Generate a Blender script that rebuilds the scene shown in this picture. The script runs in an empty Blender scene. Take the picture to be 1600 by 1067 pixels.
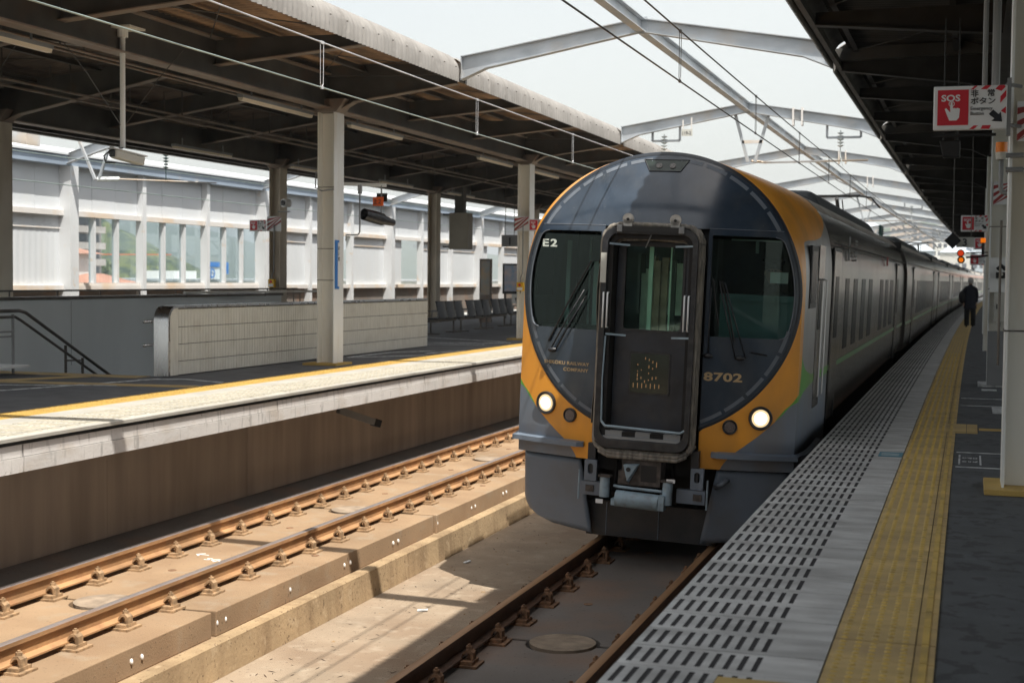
import bpy, math, random
import numpy as np
from mathutils import Matrix, Vector, Euler
random.seed(7)
R_ = math.radians
sc = bpy.context.scene
col = sc.collection

# ---------------------------------------------------------------- camera
Mc = np.array([[0.9528254, 0.3033545, 0.0099895], [0.0230912, -0.0396332, -0.9989475], [-0.3026393, 0.9520532, -0.0447683]])
cam_d = bpy.data.cameras.new("camera"); cam = bpy.data.objects.new("camera", cam_d); col.objects.link(cam)
right, up, back = Vector(Mc[0]), -Vector(Mc[1]), -Vector(Mc[2])
m4 = Matrix((right, up, back)).transposed().to_4x4(); m4.translation = Vector((0, 0, 1.5))
cam.matrix_world = m4
cam_d.sensor_width = 36.0; cam_d.lens = 50.0
cam_d.clip_start = 0.05; cam_d.clip_end = 9000
cam_d.dof.use_dof = True; cam_d.dof.focus_distance = 13.0; cam_d.dof.aperture_fstop = 3.2
sc.camera = cam

# ---------------------------------------------------------------- sky, sun, exposure
SUN = Vector((-0.385, 0.31, -1.0)).normalized()
sun_el = math.asin(-SUN.z); sun_az = math.atan2(-SUN.x, -SUN.y)
w = bpy.data.worlds.new("World"); sc.world = w; w.use_nodes = True
nt = w.node_tree; nt.nodes.clear()
out = nt.nodes.new("ShaderNodeOutputWorld"); bg = nt.nodes.new("ShaderNodeBackground")
sky = nt.nodes.new("ShaderNodeTexSky"); sky.sky_type = 'NISHITA'; sky.sun_disc = False
sky.sun_elevation = sun_el; sky.sun_rotation = sun_az
sky.air_density = 1.0; sky.dust_density = 4.5; sky.ozone_density = 1.0
bg.inputs[1].default_value = 0.13
# thin bright high cloud veil mixed over the blue
tc = nt.nodes.new("ShaderNodeTexCoord"); mp = nt.nodes.new("ShaderNodeMapping"); mp.inputs['Scale'].default_value = (1.0, 1.0, 2.5)
ns = nt.nodes.new("ShaderNodeTexNoise"); ns.inputs['Scale'].default_value = 1.3; ns.inputs['Detail'].default_value = 5
mr = nt.nodes.new("ShaderNodeMapRange"); mr.inputs[1].default_value = .3; mr.inputs[2].default_value = .65
mr.inputs[3].default_value = .54; mr.inputs[4].default_value = .66
mx = nt.nodes.new("ShaderNodeMix"); mx.data_type = 'RGBA'; mx.inputs[7].default_value = (5.0, 4.95, 4.5, 1)
nt.links.new(tc.outputs['Generated'], mp.inputs[0]); nt.links.new(mp.outputs[0], ns.inputs[0])
nt.links.new(ns.outputs[0], mr.inputs[0]); nt.links.new(mr.outputs[0], mx.inputs[0])
nt.links.new(sky.outputs[0], mx.inputs[6]); nt.links.new(mx.outputs[2], bg.inputs[0]); nt.links.new(bg.outputs[0], out.inputs[0])
sd = bpy.data.lights.new("sun", 'SUN'); sd.energy = 4.4; sd.angle = R_(0.55); sd.color = (1, .95, .86)
so = bpy.data.objects.new("sun", sd); col.objects.link(so)
so.rotation_euler = SUN.to_track_quat('-Z', 'Y').to_euler(); so.location = (0, 0, 60)
vs = sc.view_settings; vs.view_transform = 'Standard'; vs.look = 'None'; vs.gamma = 1; vs.exposure = 0.82; sc.cycles.max_bounces = 12; sc.cycles.diffuse_bounces = 7; vs.use_curve_mapping = False

# ---------------------------------------------------------------- helpers
def bend(y):                      # the station lies on a very gentle curve
    return y*y/8000.0 if y > 0 else 0.0
OFF = {}
class MB:
    def __init__(s): s.v = []; s.f = []; s.mi = []; s.cur = 0
    def add(s, vs, fs):
        b = len(s.v); s.v += [tuple(p) for p in vs]; s.f += [tuple(i+b for i in f) for f in fs]; s.mi += [s.cur]*len(fs); return s
    def box(s, x0, x1, y0, y1, z0, z1):
        return s.add([(x0,y0,z0),(x1,y0,z0),(x1,y1,z0),(x0,y1,z0),(x0,y0,z1),(x1,y0,z1),(x1,y1,z1),(x0,y1,z1)],
                     [(0,3,2,1),(4,5,6,7),(0,1,5,4),(1,2,6,5),(2,3,7,6),(3,0,4,7)])
    def beam(s, p, q, wd, ht, upv=(0,0,1)):
        p, q = Vector(p), Vector(q); d = (q-p).normalized(); u = Vector(upv)
        sx = d.cross(u)
        if sx.length < 1e-4: sx = d.cross(Vector((1,0,0)))
        sx.normalize(); u = sx.cross(d).normalized(); a = sx*wd/2; b = u*ht/2
        vs = [p-a-b, p+a-b, p+a+b, p-a+b, q-a-b, q+a-b, q+a+b, q-a+b]
        return s.add(vs, [(0,1,2,3),(7,6,5,4),(0,4,5,1),(1,5,6,2),(2,6,7,3),(3,7,4,0)])
    def ibeam(s, p, q, wd, ht, tf=.02, tw=.012, upv=(0,0,1)):
        p, q = Vector(p), Vector(q); d = (q-p).normalized(); u = Vector(upv); sx = d.cross(u).normalized(); u = sx.cross(d).normalized()
        o = u*(ht/2-tf/2)
        s.beam(p+o, q+o, wd, tf, u); s.beam(p-o, q-o, wd, tf, u); s.beam(p, q, tw, ht-2*tf, u); return s
    def tube(s, pts, r, n=8, cap=True):
        pts = [Vector(p) for p in pts]; rings = []
        rr = r if isinstance(r, (list, tuple)) else [r]*len(pts)
        prev = None
        for i, p in enumerate(pts):
            d = (pts[min(i+1, len(pts)-1)]-pts[max(i-1, 0)]).normalized()
            if prev is None:
                a = d.cross(Vector((0,0,1)))
                if a.length < 1e-3: a = d.cross(Vector((1,0,0)))
            else: a = prev - d*prev.dot(d)
            a.normalize(); prev = a; b = d.cross(a)
            rings.append([p+(a*math.cos(t)+b*math.sin(t))*rr[i] for t in [2*math.pi*k/n for k in range(n)]])
        vs = [v for rg in rings for v in rg]; fs = []
        for i in range(len(pts)-1):
            for k in range(n):
                fs.append((i*n+k, i*n+(k+1)%n, (i+1)*n+(k+1)%n, (i+1)*n+k))
        if cap:
            fs.append(tuple(range(n-1,-1,-1))); fs.append(tuple(range((len(pts)-1)*n, len(pts)*n)))
        return s.add(vs, fs)
    def prism(s, poly, plane, a, b):
        n = len(poly)
        def P(u, v, w_):
            return {'xz': (u, w_, v), 'yz': (w_, u, v), 'xy': (u, v, w_)}[plane]
        vs = [P(u, v, a) for u, v in poly]+[P(u, v, b) for u, v in poly]
        fs = [tuple(range(n)), tuple(range(2*n-1, n-1, -1))]+[(i, i+n, (i+1) % n+n, (i+1) % n) for i in range(n)]
        return s.add(vs, fs)
    def sweep(s, prof, ys, closed=False):      # profile of (x,z) along y
        n = len(prof); vs = [(x, y, z) for y in ys for x, z in prof]; fs = []
        m = n if closed else n-1
        for j in range(len(ys)-1):
            for i in range(m):
                fs.append((j*n+i, j*n+(i+1) % n, (j+1)*n+(i+1) % n, (j+1)*n+i))
        if closed: fs += [tuple(range(n-1,-1,-1)), tuple(range((len(ys)-1)*n, len(ys)*n))]
        return s.add(vs, fs)
    def grid(s, fn, nu, nv):
        vs = [fn(i/nu, j/nv) for j in range(nv+1) for i in range(nu+1)]
        fs = [(j*(nu+1)+i, j*(nu+1)+i+1, (j+1)*(nu+1)+i+1, (j+1)*(nu+1)+i) for j in range(nv) for i in range(nu)]
        return s.add(vs, fs)
    def disc(s, c, r, axis, th=.01, n=20, r2=None):
        c = Vector(c); a = Vector(axis).normalized()*th/2
        return s.tube([c-a, c+a], r if r2 is None else [r, r2], n)
    def sph(s, c, r, nu=12, nv=8, sx=1, sy=1, sz=1):
        c = Vector(c)
        return s.grid(lambda u, v: (c.x+sx*r*math.sin(math.pi*v)*math.cos(2*math.pi*u), c.y+sy*r*math.sin(math.pi*v)*math.sin(2*math.pi*u), c.z+sz*r*math.cos(math.pi*v)), nu, nv)
    def build(s, name, mat, parent=None, smooth=False, bevel=0, world=True, auto=None, recalc=True):
        me = bpy.data.meshes.new(name)
        off = OFF.get(parent.name, Vector((0,0,0))) if parent is not None else Vector((0,0,0))
        if world: vs = [(x+bend(y)-off.x, y-off.y, z-off.z) for x, y, z in s.v]
        else: vs = s.v
        me.from_pydata(vs, [], s.f)
        mats = mat if isinstance(mat, (list, tuple)) else [mat]
        for m in mats: me.materials.append(m)
        if len(mats) > 1: me.polygons.foreach_set('material_index', s.mi)
        if recalc:
            import bmesh
            bm = bmesh.new(); bm.from_mesh(me); bmesh.ops.recalc_face_normals(bm, faces=bm.faces); bm.to_mesh(me); bm.free()
        if smooth:
            me.polygons.foreach_set('use_smooth', [True]*len(me.polygons))
            if auto: me.set_sharp_from_angle(angle=R_(auto))
        me.update()
        o = bpy.data.objects.new(name, me); col.objects.link(o)
        if parent is not None: o.parent = parent; OFF[o.name] = off
        if bevel:
            b = o.modifiers.new('bevel', 'BEVEL'); b.width = bevel; b.segments = 2; b.limit_method = 'ANGLE'
        return o
def T(o, label, cat, group=None):
    o['label'] = label; o['category'] = cat
    if group: o['group'] = group
    return o
def S(o, kind='structure'): o['kind'] = kind; return o
def thing(name, label, cat, loc=(0,0,0), group=None, world=True, rot=None):
    o = bpy.data.objects.new(name, None); col.objects.link(o); o.empty_display_size = .2
    x, y, z = loc
    if world:
        o.location = (x+bend(y), y, z); OFF[o.name] = Vector((x+bend(y), y, z))
    else: o.location = loc
    if rot: o.rotation_euler = rot
    return T(o, label, cat, group)
def copytree(o, parent=None, loc=None, label=None):
    c = o.copy(); col.objects.link(c)
    if loc is not None: OFF[c.name] = Vector((loc[0]+bend(loc[1]), loc[1], loc[2]))
    if parent is not None: c.parent = parent
    if loc is not None: c.location = (loc[0]+bend(loc[1]), loc[1], loc[2])
    if label: c['label'] = label
    for ch in list(o.children): copytree(ch, c)
    return c

# ---------------------------------------------------------------- materials
def N(nt, t, **k):
    n = nt.nodes.new(t)
    for a, b in k.items(): setattr(n, a, b)
    return n
def M(name, c, rough=.6, metal=0.0, var=.15, scale=2.0, bump=0.0, bscale=40, stretch=(1,1,1), dirt=None, damt=.5, dscale=1.0, dstretch=(1,1,1), dlo=.5, dhi=.7, spec=.5, c2=None, obj=False, speck=None, orand=0, dirt2=None, d2=(.55,.7,.5,3,(1,1,1)), rvar=0):
    m = bpy.data.materials.new(name); m.use_nodes = True; nt = m.node_tree; nt.nodes.clear(); L = nt.links.new
    o = N(nt, 'ShaderNodeOutputMaterial'); p = N(nt, 'ShaderNodeBsdfPrincipled'); L(p.outputs[0], o.inputs[0])
    if obj: src = N(nt, 'ShaderNodeTexCoord').outputs['Object']
    else: src = N(nt, 'ShaderNodeNewGeometry').outputs['Position']
    def noise(sc_, st, detail=4, seed=0):
        mp = N(nt, 'ShaderNodeMapping'); mp.inputs['Scale'].default_value = st; mp.inputs['Location'].default_value = (seed*3.7, seed*1.3, seed*7.1); L(src, mp.inputs[0])
        n = N(nt, 'ShaderNodeTexNoise'); n.inputs['Scale'].default_value = sc_; n.inputs['Detail'].default_value = detail; L(mp.outputs[0], n.inputs[0]); return n.outputs[0]
    base = N(nt, 'ShaderNodeMix', data_type='RGBA')
    cc2 = c2 if c2 else tuple(x*(1-var*1.6) for x in c)
    cc1 = c if c2 else tuple(min(1, x*(1+var)) for x in c)
    base.inputs[6].default_value = (*cc2, 1); base.inputs[7].default_value = (*cc1, 1)
    n1 = noise(scale, stretch)
    r = N(nt, 'ShaderNodeMapRange'); r.inputs[1].default_value = .32; r.inputs[2].default_value = .68; L(n1, r.inputs[0]); L(r.outputs[0], base.inputs[0])
    cur = base.outputs[2]
    for k, (dc, da, ds, dst, lo, hi) in enumerate([(dirt, damt, dscale, dstretch, dlo, dhi)] + ([(dirt2, d2[2], d2[3], d2[4], d2[0], d2[1])] if dirt2 else [])):
        if not dc: continue
        n2 = noise(ds, dst, 6, 2+k); r2 = N(nt, 'ShaderNodeMapRange'); r2.inputs[1].default_value = lo; r2.inputs[2].default_value = hi; r2.inputs[4].default_value = da; L(n2, r2.inputs[0])
        mm = N(nt, 'ShaderNodeMix', data_type='RGBA'); L(r2.outputs[0], mm.inputs[0]); L(cur, mm.inputs[6]); mm.inputs[7].default_value = (*dc, 1); cur = mm.outputs[2]
    if speck:
        n4 = noise(speck[1], (1,1,1), 2, 6); r4 = N(nt, 'ShaderNodeMapRange'); r4.inputs[1].default_value = speck[2]; r4.inputs[2].default_value = speck[2]+.04; r4.inputs[4].default_value = .75; L(n4, r4.inputs[0])
        m4_ = N(nt, 'ShaderNodeMix', data_type='RGBA'); L(r4.outputs[0], m4_.inputs[0]); L(cur, m4_.inputs[6]); m4_.inputs[7].default_value = (*speck[0], 1); cur = m4_.outputs[2]
    if orand:
        oi = N(nt, 'ShaderNodeObjectInfo'); hs = N(nt, 'ShaderNodeHueSaturation'); r5 = N(nt, 'ShaderNodeMapRange'); r5.inputs[3].default_value = 1-orand; r5.inputs[4].default_value = 1+orand*.7
        L(oi.outputs['Random'], r5.inputs[0]); L(r5.outputs[0], hs.inputs['Value']); L(cur, hs.inputs['Color']); cur = hs.outputs[0]
    L(cur, p.inputs['Base Color'])
    p.inputs['Roughness'].default_value = rough; p.inputs['Metallic'].default_value = metal
    p.inputs['Specular IOR Level'].default_value = spec
    if rvar:
        r3 = N(nt, 'ShaderNodeMapRange'); r3.inputs[3].default_value = max(0, rough-rvar); r3.inputs[4].default_value = min(1, rough+rvar); L(noise(scale*2.3, stretch, 5, 5), r3.inputs[0]); L(r3.outputs[0], p.inputs['Roughness'])
    if bump:
        b = N(nt, 'ShaderNodeBump'); b.inputs['Strength'].default_value = bump; b.inputs['Distance'].default_value = .01
        L(noise(bscale, stretch, 5, 9), b.inputs['Height']); L(b.outputs[0], p.inputs['Normal'])
    return m
def emit(name, c, s):
    m = bpy.data.materials.new(name); m.use_nodes = True; nt = m.node_tree; nt.nodes.clear()
    o = N(nt, 'ShaderNodeOutputMaterial'); e = N(nt, 'ShaderNodeEmission'); e.inputs[0].default_value = (*c, 1); e.inputs[1].default_value = s
    nt.links.new(e.outputs[0], o.inputs[0]); return m
def glass(name, tint, gl=(1,1,1), rough=.02):
    m = bpy.data.materials.new(name); m.use_nodes = True; nt = m.node_tree; nt.nodes.clear(); L = nt.links.new
    o = N(nt, 'ShaderNodeOutputMaterial'); t = N(nt, 'ShaderNodeBsdfTransparent'); t.inputs[0].default_value = (*tint, 1)
    g = N(nt, 'ShaderNodeBsdfGlossy'); g.inputs['Roughness'].default_value = rough; g.inputs[0].default_value = (*gl, 1)
    fr = N(nt, 'ShaderNodeFresnel'); mx = N(nt, 'ShaderNodeMixShader'); gm = N(nt, 'ShaderNodeNewGeometry'); io = N(nt, 'ShaderNodeMapRange'); io.inputs[3].default_value = 1.45; io.inputs[4].default_value = 1/1.45; L(gm.outputs['Backfacing'], io.inputs[0]); L(io.outputs[0], fr.inputs[0])
    L(fr.outputs[0], mx.inputs[0]); L(t.outputs[0], mx.inputs[1]); L(g.outputs[0], mx.inputs[2]); L(mx.outputs[0], o.inputs[0]); return m

mt = {}
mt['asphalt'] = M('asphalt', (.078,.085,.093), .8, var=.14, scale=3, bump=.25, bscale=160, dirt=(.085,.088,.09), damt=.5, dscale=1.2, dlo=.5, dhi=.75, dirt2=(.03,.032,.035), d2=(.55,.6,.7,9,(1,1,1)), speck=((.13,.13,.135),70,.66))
mt['asphalt_left_lifted'] = M('asphalt_left_lifted', (.115,.12,.13), .85, var=.14, scale=3, bump=.2, bscale=120, dirt=(.15,.155,.16), damt=.5, dscale=1.2)  # same asphalt, colour lightened for fill light missing under the far canopy
mt['tile_grey'] = M('tile_grey', (.56,.56,.555), .5, var=.14, scale=1.7, stretch=(1,3.3,1), bump=.15, bscale=90, dirt=(.30,.29,.285), damt=.75, dscale=2.6, dstretch=(1,2.2,1), dlo=.45, dhi=.68, dirt2=(.52,.54,.55), d2=(.55,.75,.45,4,(1,1,1)), orand=.10, speck=((.20,.20,.20),60,.68))
mt['tile_cream'] = M('tile_cream', (.44,.425,.385), .6, var=.08, scale=2, bump=.15, bscale=90, dirt=(.38,.34,.27), damt=.6, dscale=2.2, dlo=.5, dhi=.7)
mt['slot'] = M('slot', (.028,.026,.03), .8, var=.2, scale=10)
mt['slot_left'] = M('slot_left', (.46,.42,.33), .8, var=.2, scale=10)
mt['yellow'] = M('yellow', (.56,.40,.16), .6, var=.12, scale=2, stretch=(1,3,1), bump=.2, bscale=80, dirt=(.36,.25,.13), damt=.7, dscale=2.4, dlo=.45, dhi=.7, orand=.09)
mt['yellow_dot'] = M('yellow_dot', (.60,.41,.10), .55, var=.1, scale=4, dirt=(.25,.18,.07), damt=.6, dscale=6)
mt['yellow_left'] = M('yellow_left', (.52,.35,.10), .6, var=.08, scale=3, bump=.3, bscale=60, dirt=(.45,.30,.10), damt=.4, dscale=4)
mt['white_paint'] = M('white_paint', (.60,.62,.63), .6, var=.08, scale=6, dirt=(.18,.19,.2), damt=.7, dscale=9, dlo=.5, dhi=.62)
mt['fascia'] = M('fascia', (.55,.53,.515), .75, var=.06, scale=1.5, bump=.35, bscale=30, dirt=(.40,.34,.28), damt=.55, dscale=2.0, dstretch=(1,1,2), dlo=.52, dhi=.72, dirt2=(.30,.29,.28), d2=(.58,.68,.7,7,(1,2.0,.35)), orand=.04, speck=((.25,.22,.2),20,.70))
mt['joint'] = M('joint', (.05,.05,.05), .9)
mt['wall_brown'] = M('wall_brown', (.42,.35,.295), .9, var=.10, scale=2.2, stretch=(1,1.6,.10), bump=.35, bscale=14, dirt=(.27,.22,.18), damt=.5, dscale=1.6, dstretch=(1,1.4,.30), dlo=.47, dhi=.68, dirt2=(.40,.335,.28), d2=(.56,.68,.6,3.0,(1,2,.2)), orand=.08)
mt['concrete_rust'] = M('concrete_rust', (.295,.228,.162), .85, var=.13, scale=1.2, bump=.35, bscale=60, dirt=(.20,.125,.075), damt=.65, dscale=.9, dlo=.45, dhi=.72, dirt2=(.40,.33,.25), d2=(.55,.7,.5,5,(1,1,1)), speck=((.10,.07,.05),30,.655))
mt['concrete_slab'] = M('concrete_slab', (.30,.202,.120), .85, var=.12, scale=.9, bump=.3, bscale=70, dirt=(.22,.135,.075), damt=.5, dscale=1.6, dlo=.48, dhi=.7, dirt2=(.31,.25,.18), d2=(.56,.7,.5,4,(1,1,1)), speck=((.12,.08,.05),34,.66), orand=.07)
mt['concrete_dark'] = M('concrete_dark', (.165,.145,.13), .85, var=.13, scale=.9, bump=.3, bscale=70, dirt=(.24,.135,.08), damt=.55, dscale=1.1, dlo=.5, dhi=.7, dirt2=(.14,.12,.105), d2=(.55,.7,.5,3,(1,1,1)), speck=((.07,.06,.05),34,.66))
mt['curb'] = M('curb', (.37,.262,.150), .9, var=.14, scale=1.8, bump=.6, bscale=25, dirt=(.20,.13,.07), damt=.6, dscale=2.3, dstretch=(1,2,.3), dlo=.47, dhi=.66, dirt2=(.43,.32,.20), d2=(.6,.68,.6,7,(1,1,1)), speck=((.14,.09,.05),26,.64))
mt['disc_concrete'] = M('disc_concrete', (.29,.225,.165), .9, var=.2, scale=7, bump=.4)
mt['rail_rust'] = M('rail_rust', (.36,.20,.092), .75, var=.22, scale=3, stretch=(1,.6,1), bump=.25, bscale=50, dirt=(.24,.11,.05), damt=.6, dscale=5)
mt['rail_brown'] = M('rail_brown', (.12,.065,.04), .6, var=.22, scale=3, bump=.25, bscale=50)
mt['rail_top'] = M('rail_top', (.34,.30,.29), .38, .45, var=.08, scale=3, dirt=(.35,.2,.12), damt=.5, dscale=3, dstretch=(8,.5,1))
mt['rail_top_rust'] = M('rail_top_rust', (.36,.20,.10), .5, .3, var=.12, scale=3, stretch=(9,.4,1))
mt['fastener'] = M('fastener', (.33,.215,.12), .8, var=.3, scale=20, bump=.2)
mt['fastener_dark'] = M('fastener_dark', (.22,.12,.065), .8, var=.35, scale=20, bump=.2)
mt['white_dab'] = M('white_dab', (.75,.73,.70), .7, var=.1, scale=20)
mt['steel_dark'] = M('steel_dark', (.080,.076,.070), .55, 0, var=.25, scale=1.5, bump=.1, dirt=(.11,.065,.04), damt=.5, dscale=2.5, dlo=.55, dhi=.75)
mt['steel_flange'] = M('steel_flange', (.24,.20,.17), .55, 0, var=.2, scale=1.5, dirt=(.22,.11,.06), damt=.5, dscale=3, dlo=.5, dhi=.7)
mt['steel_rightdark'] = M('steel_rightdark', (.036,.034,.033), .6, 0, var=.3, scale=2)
mt['galv'] = M('galv', (.44,.47,.50), .5, .35, var=.12, scale=1.6, bump=.05, dirt=(.55,.45,.34), damt=.45, dscale=1.6, dlo=.5, dhi=.72, dirt2=(.25,.28,.31), d2=(.55,.7,.5,.9,(1,1,3)))
mt['sheet_brown'] = M('sheet_brown', (.38,.25,.155), .75, var=.25, scale=1.0, stretch=(2.6,.5,1), bump=.1, dirt=(.12,.085,.06), damt=.7, dscale=1.3, dstretch=(3,.6,1), dlo=.42, dhi=.62)
mt['sheet_dark'] = M('sheet_dark', (.15,.12,.10), .8, var=.35, scale=1.1, dirt=(.26,.19,.14), damt=.6, dscale=2)
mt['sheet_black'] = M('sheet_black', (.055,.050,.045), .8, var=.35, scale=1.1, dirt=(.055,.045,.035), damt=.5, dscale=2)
mt['eternit'] = M('eternit', (.235,.225,.215), .85, var=.1, scale=1.4, bump=.3, bscale=22, dirt=(.16,.15,.14), damt=.6, dscale=1.6, dstretch=(1,4,.5), dlo=.48, dhi=.68, dirt2=(.30,.285,.27), d2=(.55,.7,.5,6,(1,1,1)))
mt['column'] = M('column', (.82,.81,.76), .5, var=.06, scale=1.2, stretch=(1,1,.4), dirt=(.50,.38,.22), damt=.6, dscale=1.5, dstretch=(1,1,.22), dlo=.56, dhi=.74)
mt['column_white'] = M('column_white', (.78,.80,.80), .45, var=.04, scale=1.2, dirt=(.55,.46,.34), damt=.5, dscale=2.5, dstretch=(1,1,.3), dlo=.58, dhi=.72)
mt['column_low'] = M('column_low', (.60,.64,.64), .45, var=.04, scale=1.2)
mt['col_grey'] = M('col_grey', (.58,.52,.43), .5, var=.08, scale=1.2, dirt=(.3,.22,.14), damt=.5, dscale=2, dstretch=(1,1,.3))
mt['panel_white'] = M('panel_white', (.58,.61,.64), .45, var=.02, scale=.8, dirt=(.60,.60,.58), damt=.3, dscale=1.0, dstretch=(1,2.5,.35), dlo=.5, dhi=.75)
mt['ledge'] = M('ledge', (.64,.62,.60), .5, var=.04, scale=1, dirt=(.62,.46,.30), damt=.6, dscale=.8, dlo=.5, dhi=.62)
mt['wallpost'] = M('wallpost', (.58,.60,.62), .5, var=.04, scale=1, dirt=(.55,.42,.3), damt=.5, dscale=3, dlo=.62, dhi=.7)
mt['beam_blue'] = M('beam_blue', (.26,.32,.40), .5, var=.1, scale=.7, dirt=(.5,.42,.34), damt=.3, dscale=1.5, dlo=.6, dhi=.75)
mt['tile_wall'] = M('tile_wall', (.76,.74,.66), .35, var=.06, scale=9, stretch=(1,2.5,.3), dirt=(.58,.54,.45), damt=.4, dscale=3)
mt['grout'] = M('grout', (.16,.15,.13), .9)
mt['stainless'] = M('stainless', (.55,.55,.56), .28, 1.0, var=.08, scale=2, stretch=(1,1,.4), rvar=.1)
mt['grey_wall'] = M('grey_wall', (.74,.79,.80), .7, var=.05, scale=.8, stretch=(1,1,.3), dirt=(.68,.73,.75), damt=.4, dscale=1.2, dlo=.5, dhi=.8)
mt['rail_metal'] = M('rail_metal', (.13,.12,.11), .35, .6, var=.2, scale=4)
mt['black'] = M('black', (.012,.012,.013), .5, var=.1)
mt['grey_eq'] = M('grey_eq', (.24,.25,.26), .5, var=.1)
mt['beige_box'] = M('beige_box', (.30,.275,.225), .5, var=.06, scale=2)
mt['light_box'] = M('light_box', (.52,.52,.48), .4, var=.04)
mt['lamp_cover'] = M('lamp_cover', (.72,.63,.50), .4, var=.05)
mt['red'] = M('red', (.55,.018,.035), .45, var=.03)
mt['red_dull'] = M('red_dull', (.33,.05,.05), .5, var=.1)
mt['white'] = M('white', (.74,.76,.78), .4, var=.02)
mt['ink'] = M('ink', (.015,.017,.025), .5, var=.02)
mt['orange_sign'] = M('orange_sign', (.80,.13,.02), .5, var=.03)
mt['blue'] = M('blue', (.03,.19,.55), .5, var=.03)
mt['teal_tile'] = M('teal_tile', (.05,.22,.30), .5, var=.1, scale=8)
mt['yellow_box'] = M('yellow_box', (.75,.45,.02), .45, var=.03)
mt['insul'] = M('insul', (.62,.66,.66), .25, var=.03)
mt['insul_green'] = M('insul_green', (.03,.10,.09), .2, var=.03)
mt['wire'] = M('wire', (.09,.085,.085), .5, .6)
mt['wire_green'] = M('wire_green', (.42,.50,.46), .35, .8)
mt['wire_white'] = M('wire_white', (.62,.62,.64), .35, .6)
mt['poster'] = M('poster', (.25,.38,.55), .4, c2=(.62,.50,.48), scale=4)
mt['poster2'] = M('poster2', (.55,.42,.28), .4, c2=(.34,.40,.44), scale=3.5)
mt['glass'] = glass('glass', (.86,.91,.93))
mt['glass_cab'] = glass('glass_cab', (.48,.60,.58), (.70,.88,.86))
mt['glass_door'] = glass('glass_door', (.86,.97,.90), (.8,1,.95))
mt['lamp_hot'] = emit('lamp_hot', (1, .86, .62), 1.6)
mt['amber'] = emit('amber', (1, .22, .01), .42)
mt['amber_lens'] = M('amber_lens', (.8,.22,.02), .25, var=.05)
# ================================================================ SETTING
YS = [k*5.5 for k in range(-8, 40)]
YS = sorted(set(YS)); YEND = YS[-1]
def strip(mb, x0, x1, z0, z1, ys=YS): return mb.sweep([(x0,z0),(x1,z0),(x1,z1),(x0,z1)], ys, True)
mt['ground'] = M('ground', (.13,.14,.11), .9, var=.3, scale=.02)
S(MB().box(-4000, 4000, -200, 7000, -7.2, -7).build('ground', mt['ground'], world=False))
S(strip(MB(), -9.75, -1.1, -2.2, -1.70).build('track_bed', mt['concrete_rust']))
S(strip(MB(), -23.1, -18.9, -2.2, -1.70).build('track_bed', mt['concrete_rust']))
mt['litter_brown'] = M('litter_brown', (.07,.045,.03), .9, var=.5, scale=9)
# --- left platform: slab with a stair well cut out, fascia and wall under it
mb = MB(); F = mb.box
Y1, Y2, XW0, XW1 = 18.45, 28.7, -15.84, -11.35      # stair well
strip(mb, -11.35, -8.42, -.33, -.012); strip(mb, -18.75, -15.84, -.5, -.012)
ya = [y for y in YS if y < Y1]+[Y1]; yb = [Y2]+[y for y in YS if y > Y2]
strip(mb, XW0, XW1, -.5, -.0121, ya); strip(mb, XW0, XW1, -.5, -.0121, yb)
S(mb.build('platform_left', mt['asphalt_left_lifted']))
m_ = MB(); strip(m_, -9.75, -8.5, -.5, -.40); m_.build('platform_soffit', mt['wall_brown'], pw) if False else None
pl = bpy.data.objects['platform_left']
# stairs going down behind the opening
mb = MB()
for k in range(26):
    mb.box(XW0, XW1, Y1+.02+k*.30, Y1+.02+k*.30+.32, -.17*(k+1)-.4, -.17*(k+1))
S(mb.build('stairs', mt['concrete_dark']))
# fascia blocks and brown wall panels
fj = [0.95+5.1*k for k in range(-3, 34)]
pw = thing('platform_wall', 'stained brown concrete wall with a white block fascia under the far platform edge', 'wall', (-8.4, 0, -1.70))
nb = 0
for k in range(len(fj)-1):
    a, b = fj[k]+.012, fj[k+1]-.012
    if a > 60: break
    m_ = MB(); n = 7; 
    m_.prism([(-8.50,-.088),(-8.315,-.088),(-8.31,-.20),(-8.50,-.20)], 'xz', a, b)
    m_.build('fascia_block', mt['fascia'], pw)
    m_ = MB(); m_.prism([(-8.50,-.206),(-8.30,-.206),(-8.305,-.345),(-8.50,-.345)], 'xz', a, b); m_.build('fascia_block', mt['fascia'], pw)
m_ = MB(); strip(m_, -8.50, -8.34, -.34, -.02); m_.build('fascia_backing', mt['joint'], pw)
for k in range(60):
    a, b = -6+k*3.4, -6+(k+1)*3.4
    if a > 52: break
    o_ = random.uniform(0, .006)
    MB().box(-9.75, -9.58+o_, a+.004, b-.004, -1.699, -.5).build('wall_panel', mt['wall_brown'], pw)
m_ = MB(); strip(m_, -9.75, -9.59, -1.70, -.5); m_.build('wall_core', mt['wall_brown'], pw)
MB().sweep([(-9.58,-1.699),(-9.2,-1.699),(-9.2,-1.66),(-9.5,-1.60),(-9.58,-1.60)], YS, True).build('wall_footing', mt['concrete_dark'], pw)
# drain pipe on the wall
t = thing('drain_pipe', 'dark stub of pipe poking out of the brown wall under the platform edge', 'pipe', (-9, 20.2, -.6))
MB().beam((-9.2,20.0,-.56), (-8.78,20.55,-.80), .12, .10).build('pipe_body', mt['grey_eq'], t)
MB().beam((-8.83,20.48,-.772), (-8.77,20.57,-.808), .135, .115).build('pipe_collar', mt['black'], t)

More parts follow.
